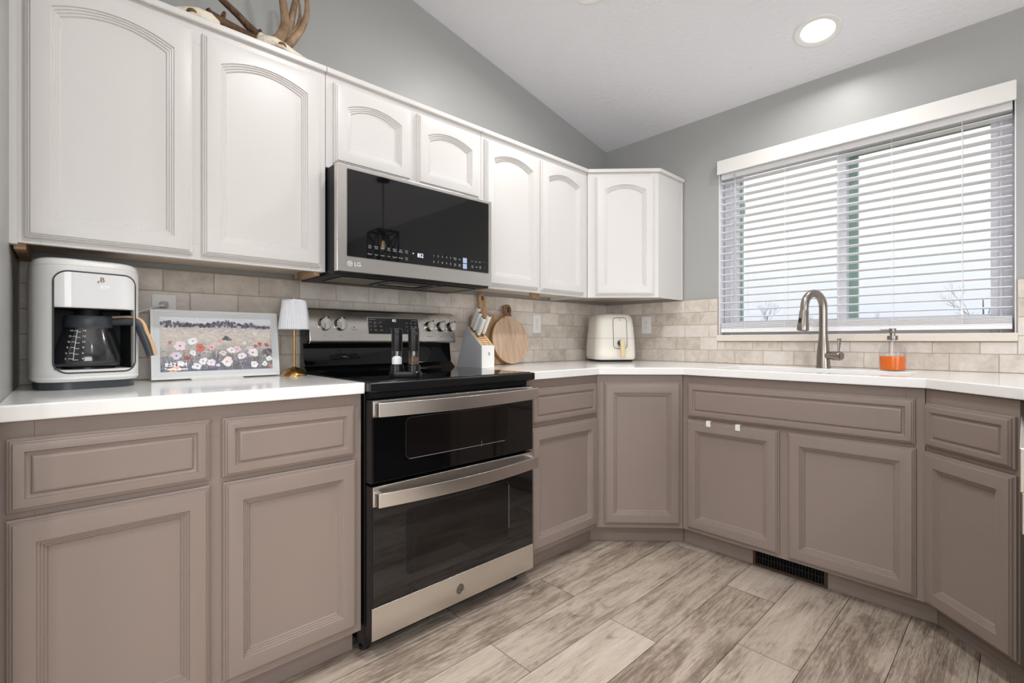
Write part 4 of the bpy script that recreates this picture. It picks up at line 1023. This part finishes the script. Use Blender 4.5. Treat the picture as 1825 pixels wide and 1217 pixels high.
FKT = frame3((.176, KY0, CT+.207), sv, (0,1,0), sn)     # a: down the slope, b: across, c: out of the slope
KW = KY1-KY0
mb = MB(); mb.prism([(.004, .006), (sL-.003, .006), (sL-.003, KW-.006), (.004, KW-.006)], FKT, -.002, .0012); mb.build('slotted_top', M_rubberwood, kb)
mb = MB()
for a in (.112, .128, .141):
    for b in (.012, .044): mb.prism([(a, b), (a+.004, b), (a+.004, b+.024), (a, b+.024)], FKT, .0006, .0016)
for a in (.018, .040, .060, .078, .095): mb.prism([(a, .014), (a+.005, .014), (a+.005, .066), (a, .066)], FKT, .0006, .0016)
mb.build('slots', M_slot, kb)
text('B', .022, frame3((.2988, (KY0+KY1)/2+.006, CT+.070), (0,1,0), (0,0,1), (1,0,0)), 0, 0, 0, M_amark, kb, 'emblem')
klab = ['white-handled knife in the block, topmost and longest of the row', 'white-handled knife in the block, second from the top', 'white-handled knife in the block, third from the top', 'white-handled knife in the block, lowest and nearest the viewer', 'white-handled knife in the block, set apart on the wall side']
kdat = [(.020, .020, .120, .015), (.042, .018, .108, .015), (.062, .026, .098, .013), (.082, .018, .104, .0155), (.072, .056, .112, .014)]
kd = Vector((.50, 0, .866))
for (a, b, ln, wd), lab in zip(kdat, klab):
    p = FKT(a, b, .0); k = thing('knife', lab, 'knife', p, 'knives in the block')
    FKN = frame3(p, (0,1,0), sv, kd)
    mb = MB(); mb.prism([(-.0012, -.010), (.0012, -.010), (.0012, .010), (-.0012, .010)], FKN, -.001, .020); mb.build('blade', M_steel2, k)
    mb = MB(); R = []
    for c, w, t in ((.012, .60, .8), (.016, .86, 1), (.04, 1.0, 1.1), (.07, .95, 1.1), (ln*.9, 1.0, 1.1), (ln*.98, .9, 1), (ln, .7, .8)):
        if c > ln: continue
        R.append([FKN(x*t, y*w, c) for x, y in rrect(-.0085, -wd*.8, .0085, wd*.8, .006, 4)])
    mb.rings(R); mb.build('handle', M_kwhite, k)
    mb = MB(); mb.prism(rrect(-.007, -wd*.55, .007, wd*.55, .004, 3), FKN, ln, ln+.0015); mb.build('end_cap', M_steel2, k)

# ---- cutting boards leaning on the backsplash
def leaned(p0, x_bot, x_top, ztop):
    d = Vector((x_top-x_bot, 0, ztop-CT)).normalized(); n_ = Vector((d.z, 0, -d.x))
    return frame3((x_bot, p0, CT), (0,1,0), d, n_)
def ring_handle(o, hole): return o
# rectangular paddle board
FBd = leaned(-1.168, .056, .0135, 1.31)
def bez(p0, p1, p2, p3, k=6): return [tuple(p0[i]*(1-t)**3+3*p1[i]*t*(1-t)**2+3*p2[i]*t*t*(1-t)+p3[i]*t**3 for i in (0,1)) for t in [j/k for j in range(k)]]
def board_mesh(name, outline, hole, F, th, mats, parent):
    import bmesh
    bm = bmesh.new(); E_ = []
    for loop in (outline, hole):
        vs = [bm.verts.new(F(a, b, 0)) for a, b in loop]
        for i in range(len(vs)): E_.append(bm.edges.new((vs[i], vs[(i+1) % len(vs)])))
    bmesh.ops.triangle_fill(bm, use_beauty=True, use_dissolve=False, edges=E_)
    fs = list(bm.faces); r = bmesh.ops.extrude_face_region(bm, geom=fs); nv = (F(0,0,1)-F(0,0,0))
    for g in r['geom']:
        if isinstance(g, bmesh.types.BMVert): g.co += nv*th
    bmesh.ops.recalc_face_normals(bm, faces=bm.faces)
    me = bpy.data.meshes.new(name); bm.to_mesh(me); bm.free()
    for m in mats: me.materials.append(m)
    if len(mats) > 1:
        for p in me.polygons:
            if abs(p.normal.dot(nv)) < .5: p.material_index = 1
    o = bpy.data.objects.new(name, me); COL.objects.link(o)
    b = o.modifiers.new('bevel', 'BEVEL'); b.width = .003; b.segments = 2; b.limit_method = 'ANGLE'; b.angle_limit = math.radians(50); b.harden_normals = True
    me.shade_smooth(); me.set_sharp_from_angle(angle=math.radians(35))
    if parent: par(o, parent)
    return o
rb = thing('cutting_board', 'rectangular wooden paddle cutting board leaning behind the knife block', 'cutting board', (.04, -1.168, CT))
hw = .118; bh = .285
outl = arc((hw-.025, .02), .02, -PI/2, 0, 4) + arc((hw-.03, bh-.035), .035, 0, PI/2*.8, 5) + bez((.06, bh+.002), (.028, bh+.004), (.030, bh+.02), (.025, bh+.05)) + bez((.025, bh+.05), (.022, bh+.075), (.032, bh+.105), (.012, bh+.115)) + [(0, bh+.117)]
full = outl + [(-a, b) for a, b in outl[::-1][1:]]
full = [(a-.035 if b > bh else a-.0, b) for a, b in full]
full = [((a if b <= bh-.0001 else a), b) for a, b in full]
hole = [(-.035+.0085*math.cos(2*PI*k/20), bh+.090+.013*math.sin(2*PI*k/20)) for k in range(20)]
board_mesh('board', full, hole, FBd, .018, [M_acacia], rb)
# round board
FR_ = leaned(-1.038, .093, .040, 1.255)
cb = thing('cutting_board', 'round wooden cutting board with a short looped handle leaning on the tiles', 'cutting board', (.07, -1.038, CT))
r0 = .137; hw = .026; a0 = math.asin(hw/r0)
cir = [(r0*math.sin(t), r0+.001 - r0*math.cos(t)) for t in [ (PI-a0)*k/40 for k in range(0, 41)]]
right = cir + bez((hw, cir[-1][1]), (.020, cir[-1][1]+.012), (.021, .285), (.028, .315)) + bez((.028, .315), (.030, .338), (.020, .347), (.0, .348)) + [(0, .348)]
full = right + [(-a, b) for a, b in right[::-1][1:-1]]
hole = [(.0095*math.cos(2*PI*k/20)+.004, .315+.018*math.sin(2*PI*k/20)) for k in range(20)]
body = board_mesh('board', full, hole, FR_, .018, [M_mango, M_honey], cb)
for p in body.data.polygons:
    if max((body.data.vertices[v].co.z for v in p.vertices)) > FR_(0, r0*2+.012, 0).z and min((body.data.vertices[v].co.z for v in p.vertices)) > FR_(0, r0*2-.01, 0).z: p.material_index = 2
body.data.materials.append(M_mangod)

# ---- air fryer
af = thing('air_fryer', 'white square-rounded air fryer with a tan handle in the counter corner', 'air fryer', (.225, -.262, CT))
aa = math.radians(-35); ca, sa = math.cos(aa), math.sin(aa); fo = Vector((ca, sa, 0)); ri = Vector((-sa, ca, 0))
FAF = frame3((.225, -.262, CT), ri, fo, (0,0,1)); FAv = frame3((.225, -.262, CT), ri, (0,0,1), fo)
hA, hB = .136, .138
def aplan(i, r=.055): return [FAF(a, b, 0) for a, b in rrect(-hA+i, -hB+i, hA-i, hB-i, r, 9)]
def atier(zs): return [[p+Vector((0,0,z)) for p in aplan(i, rr_)] for z, i, rr_ in zs]
mb = MB(); mb.rings(atier([(0, .016, .05), (.010, .014, .05), (.014, .008, .05)])); mb.build('foot_ring', M_blackm, af)
mb = MB(); mb.rings(atier([(.014, .008, .05), (.024, .001, .055), (.032, 0, .056), (.0325, 0, .056), (.034, .0015, .055), (.0355, .0, .056), (.10, .001, .056), (.150, .0035, .056)])); mb.build('drawer', M_cream2, af)
mb = MB(); mb.rings(atier([(.150, .0055, .055), (.152, .0055, .055)])); mb.build('seam', M_grout, af)
mb = MB(); mb.rings(atier([(.152, .0036, .056), (.22, .009, .056), (.268, .014, .056), (.288, .019, .056), (.300, .027, .055), (.307, .040, .05), (.309, .06, .04)])); mb.build('upper_body', M_cream2, af)
def face_c(z): return hB - (0.0 if z < .10 else .0036*(z-.10)/.05 if z < .15 else .0036+(z-.152)*.085)
PA0, PA1, PZ0, PZ1 = -.026, .064, .086, .282
dense = []; o = rrect(PA0, PZ0, PA1, PZ1, .020, 7)
for i in range(len(o)):
    p, q = Vector(o[i]), Vector(o[(i+1) % len(o)]); k = max(1, int((q-p).length/.012))
    for j in range(k): dense.append(p.lerp(q, j/k))
lp_ = [FAv(p.x, p.y, face_c(p.y)+.0008) for p in dense]; lp_.append(lp_[0])
mb = MB(); mb.tube(lp_, .0017, 8, cap=False); mb.build('panel_trim', M_chargrey, af)
mb = MB(); i_ = rrect(PA0+.002, .154, PA1-.002, PZ1-.002, .018, 7); mb.rings([[FAv(a, b, face_c(b)-.003) for a, b in i_], [FAv(a, b, face_c(b)+.0006) for a, b in i_]]); mb.build('control_panel', M_cream3, af)
text('B', .015, FAv, .019, .268, face_c(.268)+.0012, M_amark, af, 'emblem')
Mq = Matrix((( ri.x, 0, fo.x), (ri.y, 0, fo.y), (0, 1, 0))).to_4x4()
mb = MB(); mb.lathe([(.020, 0), (.019, .016), (.016, .030)], FAv(.019, .120, hB-.002), 24, Mq); hm = mb.build('handle_mount', M_chargrey, af)
mb = MB(); hpts = smoothpts([FAv(.019, .136, hB+.030), FAv(.019, .120, hB+.038), FAv(.0195, .085, hB+.042), FAv(.020, .045, hB+.044), FAv(.020, .030, hB+.044)], 5)
mb.tube(hpts, [.0115]+[.0155]*(len(hpts)-2)+[.011], 16, flat=.62, up=fo); mb.build('handle', M_tan, af)

# ---- faucet
fx, fy_ = 1.420, -.135
fc = thing('faucet', 'brushed nickel pull-down kitchen faucet with a side lever', 'faucet', (fx, fy_, CT))
mb = MB(); mb.lathe([(.031, 0), (.0315, .004), (.030, .010), (.029, .06), (.025, .105), (.0205, .145), (.0195, .158), (.0195, .168)], (fx, fy_, CT), 36); mb.build('body', M_steel2, fc, sharp=50)
sd = Vector((-.42, -.91, 0)).normalized()     # spout reaches over the basin
sp = [Vector((fx, fy_, CT+.168))]
for z in (.21, .25, .285): sp.append(Vector((fx, fy_, CT+z)))
rad = .062
for k in range(1, 17):
    t = PI*k/16; sp.append(Vector((fx, fy_, CT+.300)) + sd*(rad-rad*math.cos(t)) + Vector((0,0,rad*1.15*math.sin(t))))
end = sp[-1]; sp.append(end+Vector((0,0,-.020))+sd*.002)
mb = MB(); mb.tube(sp, [.0185]*len(sp), 20); mb.build('spout', M_steel2, fc, sharp=60)
hd0 = sp[-1]; hdir = (Vector((0,0,-1))+sd*.10).normalized()
mb = MB(); ax = hdir.orthogonal().normalized(); ay = hdir.cross(ax); Mh = Matrix((( ax.x, ay.x, hdir.x), (ax.y, ay.y, hdir.y), (ax.z, ay.z, hdir.z))).to_4x4()
mb.lathe([(.0195, -.004), (.0205, .0), (.0215, .03), (.025, .065), (.0262, .090), (.0255, .094), (.020, .094), (.019, .097), (.010, .097)], hd0, 28, Mh); sh = mb.build('spray_head', M_steel2, fc, sharp=45)
mb = MB(); mb.prism(rrect(-.006, -.012, .006, .012, .005, 4), frame3(hd0+hdir*.045+sd*.022, sd.cross(Vector((0,0,1))), hdir, sd), 0, .003); mb.build('spray_button', M_blackm, sh)
ld = Vector((.90, -.43, 0)).normalized(); lz = CT+.062
Ml = Matrix(((0, -ld.y, ld.x), (0, ld.x, ld.y), (1, 0, 0))).to_4x4()
mb = MB(); mb.lathe([(.019, .018), (.019, .052), (.0205, .053), (.0205, .054), (.022, .055), (.0225, .088), (.020, .094), (.012, .096)], (fx, fy_, lz), 24, Ml); lv = mb.build('lever_hub', M_steel2, fc, sharp=45)
lp0 = Vector((fx, fy_, lz)) + ld*.080
mb = MB(); mb.tube([lp0, lp0+Vector((0,0,.03))+ld*.001, lp0+Vector((0,0,.085))+ld*.004], [.0058, .0065, .0125], 14, flat=.55, up=ld); mb.build('lever', M_steel2, lv)

# ---- soap dispenser
sx_, sy_ = 1.700, -.172
sd_ = thing('soap_dispenser', 'clear glass soap dispenser of orange soap with a steel pump', 'soap dispenser', (sx_, sy_, CT))
mb = MB(); mb.lathe([(.046, 0), (.049, .003), (.0495, .075), (.049, .088), (.044, .104), (.034, .115), (.023, .121), (.0165, .126), (.0155, .136), (.0155, .142)], (sx_, sy_, CT), 40, None, True, False); mb.build('bottle', M_clear, sd_, sharp=60)
mb = MB(); mb.lathe([(.044, .0035), (.0468, .006), (.0474, .066), (.001, .066)], (sx_, sy_, CT), 40); mb.build('soap', M_soap, sd_)
mb = MB(); mb.tube([(sx_, sy_, CT+.14), (sx_-.003, sy_-.004, CT+.07)], .0035, 10); mb.build('dip_tube', M_plastic, sd_)
mb = MB(); mb.lathe([(.0195, .139), (.0200, .141), (.0200, .157), (.019, .1585), (.010, .1585), (.0095, .170), (.0125, .171), (.0135, .173), (.0135, .190), (.0125, .1915), (.001, .1915)], (sx_, sy_, CT), 28); pm = mb.build('pump', M_steel2, sd_)
pd = Vector((-.80, -.60, 0)).normalized(); c = Vector((sx_, sy_, CT+.185))
mb = MB(); mb.tube(smoothpts([c+pd*.010, c+pd*.035, c+pd*.047+Vector((0,0,-.001)), c+pd*.058+Vector((0,0,-.006))], 4), .0032, 10); mb.build('nozzle', M_steel2, pm)

# ================================================================== DEER SKULLS WITH ANTLERS ON THE CABINETS
def skull(name, label, base, fwd, s=1.0, tilt=0, ped=()):
    """bleached deer skull lying on its base, nose along fwd"""
    base = Vector(base); f = Vector(fwd).normalized(); r = Vector((f.y, -f.x, 0))
    t = thing(name, label, 'antlers', base)
    FSK = lambda a, b, c: base + f*a*s + r*b*s + Vector((0,0,c*s + a*s*tilt))
    mb = MB(); R = []
    for a, w, h, z in ((-.085, .012, .014, .040), (-.078, .036, .030, .042), (-.055, .050, .042, .046), (-.015, .054, .044, .048), (.02, .052, .040, .042), (.06, .040, .030, .036), (.11, .028, .022, .030), (.16, .021, .015, .022), (.19, .014, .009, .016), (.197, .006, .004, .014)):
        R.append([FSK(a, w*math.cos(2*PI*k/18), max(.002, z+h*math.sin(2*PI*k/18))) for k in range(18)])
    mb.rings(R); sk_ = mb.build('skull', M_bone, t, sharp=70)
    for q in (-1, 1):
        mb = MB(); mb.sphere(FSK(.005, q*.048, .045), .017*s, 14, 8); mb.build('eye_socket', M_bonehole, sk_)
        mb = MB(); mb.tube([FSK(-.03, q*.052, .040), FSK(.005, q*.066, .034), FSK(.04, q*.046, .026)], .007*s, 8); mb.build('cheek_bone', M_bone, sk_)
    for e in ped:
        mb = MB(); mb.tube([FSK(-.03, 0, .050), FSK(-.03, 0, .050).lerp(Vector(e), .6), e], [.024*s, .019*s, .018*s], 12); mb.build('pedicle', M_bone, sk_)
    mb = MB(); mb.sphere(FSK(.165, 0, .030), .011*s, 12, 8, (1, 1, .7)); mb.build('nose_opening', M_bonehole, sk_)
    return t, FSK
def antler(parent, chains, m, burr=None):
    mb = MB()
    for pts, r0, r1 in chains:
        P = smoothpts(pts, 6); n = len(P)
        rr = [r0+(r1-r0)*(i/(n-1))**1.1 for i in range(n)]
        mb.tube(P, rr, 12)
    if burr:
        p, d, r = burr; d = Vector(d).normalized(); k = 14; ax = d.orthogonal().normalized(); ay = d.cross(ax)
        rnd = random.Random(3)
        for i in range(k):
            tt = 2*PI*i/k; q = Vector(p)+(ax*math.cos(tt)+ay*math.sin(tt))*r; mb.sphere(q, r*.34*rnd.uniform(.7, 1.2), 8, 6)
    return mb.build('antler', m, parent, sharp=60)
TZ = 2.0745
# skull on the left: nose toward the left end, antler laid along the cabinet top
tA, FA_ = skull('deer_skull', 'bleached skull on the upper cabinets at left with dark rough antlers lying rightward', (.215, -2.598, TZ), (-.12, -1, 0), .95, 0, [(.205, -2.556, 2.160)])
antler(tA, [([(.205, -2.555, 2.160), (.203, -2.50, 2.152), (.20, -2.44, 2.146), (.20, -2.40, 2.143), (.19, -2.35, 2.135)], .024, .017),
            ([(.20, -2.512, 2.165), (.203, -2.506, 2.190), (.205, -2.503, 2.200)], .009, .004)], M_antlerdark, ((.205, -2.552, 2.160), (0, 1, 0), .021))
antler(tA, [([(.19, -2.405, 2.145), (.19, -2.36, 2.155), (.195, -2.325, 2.185), (.20, -2.303, 2.240), (.20, -2.306, 2.30), (.20, -2.318, 2.37), (.20, -2.335, 2.46)], .024, .010),
            ([(.19, -2.355, 2.15), (.185, -2.30, 2.172), (.19, -2.262, 2.222), (.20, -2.235, 2.28), (.20, -2.222, 2.335), (.20, -2.225, 2.40), (.20, -2.24, 2.46)], .019, .005)], M_antler)
# skull on the right: nose toward the microwave, antler rising up to the left
tB, FB_ = skull('deer_skull', 'bleached skull on the upper cabinets at right with a slender antler rising leftward', (.235, -2.338, TZ), (.10, 1, 0), .90, 0, [(.205, -2.398, 2.165)])
antler(tB, [([(.205, -2.398, 2.165), (.20, -2.43, 2.187), (.20, -2.459, 2.209), (.20, -2.517, 2.245), (.20, -2.60, 2.305), (.20, -2.68, 2.39)], .0145, .008)], M_antlerdark, ((.205, -2.400, 2.167), (0, -1, .7), .0165))
antler(tB, [([(.18, -2.31, 2.16), (.175, -2.288, 2.195), (.18, -2.281, 2.25), (.19, -2.272, 2.31), (.19, -2.262, 2.37), (.19, -2.256, 2.45)], .017, .008),
            ([(.18, -2.284, 2.225), (.19, -2.256, 2.262), (.195, -2.246, 2.31), (.195, -2.250, 2.37)], .010, .003)], M_antler)

# ================================================================== CEILING LIGHTS AND PENDANT
sn_ = Vector((0, -SL, -1)).normalized()      # pointing down out of the sloped ceiling
clab = {0: 'round white recessed ceiling light near the window', 1: 'round white recessed ceiling light above the stove at the top edge'}
for i, (x, y) in enumerate(CANS):
    z = zc(y); dn_ = Vector((0, -SL, -1)).normalized() if y > YRIDGE else Vector((0, SL, -1)).normalized()
    ux = Vector((1,0,0)); uy = dn_.cross(ux)
    Mc = Matrix(((ux.x, uy.x, dn_.x), (ux.y, uy.y, dn_.y), (ux.z, uy.z, dn_.z))).to_4x4()
    lab = clab.get(i, 'round white recessed ceiling light in the room behind the viewer')
    t = thing('recessed_light', lab, 'ceiling light', (x, y, z), 'recessed ceiling lights')
    mb = MB(); mb.lathe([(.098, 0.0), (.098, .004), (.094, .0065), (.076, .006), (.070, .003), (.068, -.001)], (x, y, z), 48, Mc, False, False); mb.build('trim_ring', M_plastic, t)
    mb = MB(); mb.lathe([(.069, .0015), (.060, .003), (.03, .004), (.0005, .0042)], (x, y, z), 40, Mc, False, True); mb.build('lens', M_glow, t)
    l = bpy.data.lights.new('recessed_lamp', 'AREA'); l.shape = 'DISK'; l.size = .13; l.energy = CAN_W[i]; l.spread = math.radians(165 if i in (0, 1, 2, 3) else 128); l.color = (1, .993, .982)
    lo = bpy.data.objects.new('recessed_lamp', l); COL.objects.link(lo); lo.location = Vector((x, y, z)) + dn_*.012
    lo.rotation_euler = dn_.to_track_quat('-Z', 'Y').to_euler()
# pendant lantern seen mirrored in the microwave door
px_, py_, pz_ = 2.86, -.71, 1.945
pn = thing('pendant_lantern', 'black cage pendant lantern on a chain, mirrored in the microwave door', 'pendant light', (px_, py_, zc(py_)))
mb = MB(); mb.lathe([(.062, .0), (.060, -.018), (.03, -.026), (.006, -.03)], (px_, py_, zc(py_)), 28); mb.build('canopy', M_blackm, pn)
zt_ = zc(py_)-.03; zb0 = pz_+.145
mb = MB(); nlk = 12; half = zt_-.26
for k in range(nlk):
    z = zt_ - .012 - k*.021; o = (k % 2)
    loop = [Vector((px_ + (.007*math.cos(t) if o else 0), py_ + (0 if o else .007*math.cos(t)), z+.014*math.sin(t))) for t in [2*PI*j/12 for j in range(13)]]
    mb.tube(loop, .0022, 6, cap=False)
mb.tube([(px_, py_, zt_-.012-nlk*.021), (px_, py_, zb0)], .004, 8); mb.build('chain', M_blackm, pn)
hs = .105; mb = MB()
def bar(a, b, r=.006): mb.tube([a, b], r, 4)
cr_ = [(-hs, -hs), (hs, -hs), (hs, hs), (-hs, hs)]
for i in range(4):
    (a, b), (c, d) = cr_[i], cr_[(i+1) % 4]
    P = lambda u, v, z: (px_+u, py_+v, pz_+z)
    bar(P(a, b, -.15), P(a, b, .14), .0075); bar(P(a, b, .14), P(c, d, .14), .0075); bar(P(a, b, -.15), P(c, d, -.15), .0075)
    bar(P(a, b, -.15), P(c, d, .14)); bar(P(a, b, .14), P(c, d, -.15)); bar(P(a, b, .14), (px_, py_, pz_+.145))
mb.build('cage', M_blackm, pn)
mb = MB(); mb.lathe([(.016, .14), (.016, .06), (.012, .055)], (px_, py_, pz_), 16); mb.build('socket', M_blackm, pn)
mb = MB(); mb.lathe([(.008, .055), (.010, .04), (.014, .015), (.016, .0), (.012, -.018), (.001, -.026)], (px_, py_, pz_), 20); mb.build('bulb', M_bulb, pn)

# ================================================================== DISHWASHER (edge visible at the far right)
dw = thing('dishwasher', 'stainless-edged black dishwasher at the right edge of the kitchen', 'dishwasher', (2.42, -1.22, 0))
mb = MB(); mb.box(2.135, -1.50, .10, 2.72, -.905, .872); mb.build('body', M_blackm, dw, bevel=.002)
mb = MB(); mb.box(2.113, -1.50, .10, 2.134, -.905, .66); mb.box(2.113, -1.50, .66, 2.134, -.905, .84); mb.build('door', M_blackglass, dw, bevel=.002)
mb = MB(); mb.box(2.1005, -1.49, .745, 2.1125, -.91, .836); mb.box(2.1035, -1.49, .66, 2.1125, -.91, .745); mb.build('control_strip', M_steel, dw, bevel=.003)
mb = MB(); mb.box(2.18, -1.50, .001, 2.70, -.905, .10); mb.build('toe_panel', M_black, dw)
ep = MB(); ep.box(2.125, -1.595, .001, 2.74, -1.505, .879); tag(ep.build('end_panel', M_taupe, bevel=.001), 'taupe panel closing the counter run beside the dishwasher', 'cabinet panel')
ep = MB(); ep.box(2.725, -1.50, .001, 2.745, -.02, .879); tag(ep.build('back_panel', M_taupe), 'taupe panel closing the back of the peninsula counter', 'cabinet panel')

# ================================================================== OUTSIDE THE WINDOW
mb = MB(); mb.box(-60, .16, -.75, 40, 90, -.6); tag(mb.build('ground', mat('winter_grass', '8a8470', .9)), kind='structure')
def ray_xy(px, dist):
    yaw = .8203; fw = Vector((-math.sin(yaw), math.cos(yaw), 0)); rt = Vector((math.cos(yaw), math.sin(yaw), 0))
    return Vector((2.1077, -2.902, 0)) + (fw + rt*((px-914.46)/849.84))*dist
def tree(label, px, dist, ztop, spread, seed, density=7, base=-1.5):
    rnd = random.Random(seed); c = ray_xy(px, dist); t = thing('bare_tree', label, 'tree', (c.x, c.y, base))
    tr_, br = MB(), MB(); H = ztop-base
    tr_.tube([(c.x, c.y, base), (c.x+.02*H*rnd.uniform(-1,1), c.y, base+H*.55), (c.x, c.y, base+H*.86)], [H*.013, H*.009, H*.003], 6)
    def grow(p, d, ln, r, lv):
        q = p+d*ln; mid = p.lerp(q, .5)+Vector((rnd.uniform(-1,1), rnd.uniform(-1,1), rnd.uniform(-.5,1)))*ln*.08
        br.tube([p, mid, q], [r, r*.8, r*.55], 4)
        if lv > 0:
            for k in range(3):
                nd = (d + Vector((rnd.uniform(-1,1), rnd.uniform(-1,1), rnd.uniform(-.1,.8)))*.75).normalized()
                grow(p.lerp(q, rnd.uniform(.4, 1)), nd, ln*rnd.uniform(.5, .75), r*.55, lv-1)
    for k in range(density):
        z = base+H*rnd.uniform(.35, .8); a = rnd.uniform(0, 2*PI)
        grow(Vector((c.x, c.y, z)), Vector((math.cos(a)*spread, math.sin(a)*spread, rnd.uniform(.5, 1.1))).normalized(), H*rnd.uniform(.10, .2), H*.0026, 4)
    tr_.build('trunk', M_bark, t); br.build('branches', M_bark, t); return t
tree('bare winter tree seen through the right pane of the window', 1752, 24, 4.1, 1.3, 5, 11, -3)
tree('slim bare tree far off, seen through the left pane of the window', 1367, 45, 4.3, .35, 8, 9, -2)
tree('small bare tree just visible behind the faucet spout', 1447, 40, 2.9, .7, 12, 8, -3)
tree('pair of faint bare treetops low in the right pane', 1566, 60, 5.0, .25, 21, 8, -2)
pp = thing('utility_pole', 'grey-blue pole with a short crossarm outside the left edge of the window', 'pole', ray_xy(1318, 9) + Vector((0,0,-1)))
c = ray_xy(1316.5, 9)
mb = MB(); mb.tube([(c.x, c.y, -1), (c.x, c.y, 2.85)], .032, 10); mb.build('post', M_pole, pp)
c2 = ray_xy(1326, 9); c1 = ray_xy(1308, 9)
mb = MB(); mb.tube([(c1.x, c1.y, 3.62), (c2.x, c2.y, 3.60)], .05, 8); mb.tube([(c1.x, c1.y, 3.50), (c2.x, c2.y, 3.50)], .04, 8)
for k in (0, .35, .7, 1): q = c1.lerp(c2, k); mb.tube([(q.x, q.y, 3.44), (q.x, q.y, 3.70)], .025, 6)
mb.tube([(c.x-.12, c.y-.1, -1), (c.x-.12, c.y-.1, 3.7)], .03, 8)
mb.build('crossarm', M_pole, pp)

# lettering becomes plain mesh
_dg = bpy.context.evaluated_depsgraph_get()
for o in [o for o in COL.objects if o.type == 'FONT']:
    me = bpy.data.meshes.new_from_object(o.evaluated_get(_dg)); nm = o.name
    n = bpy.data.objects.new('x', me); COL.objects.link(n)
    n.parent = o.parent; n.matrix_parent_inverse = o.matrix_parent_inverse.copy(); n.rotation_mode = 'XYZ'
    n.location, n.rotation_euler, n.scale = o.location, o.rotation_euler, o.scale
    bpy.data.objects.remove(o); n.name = nm
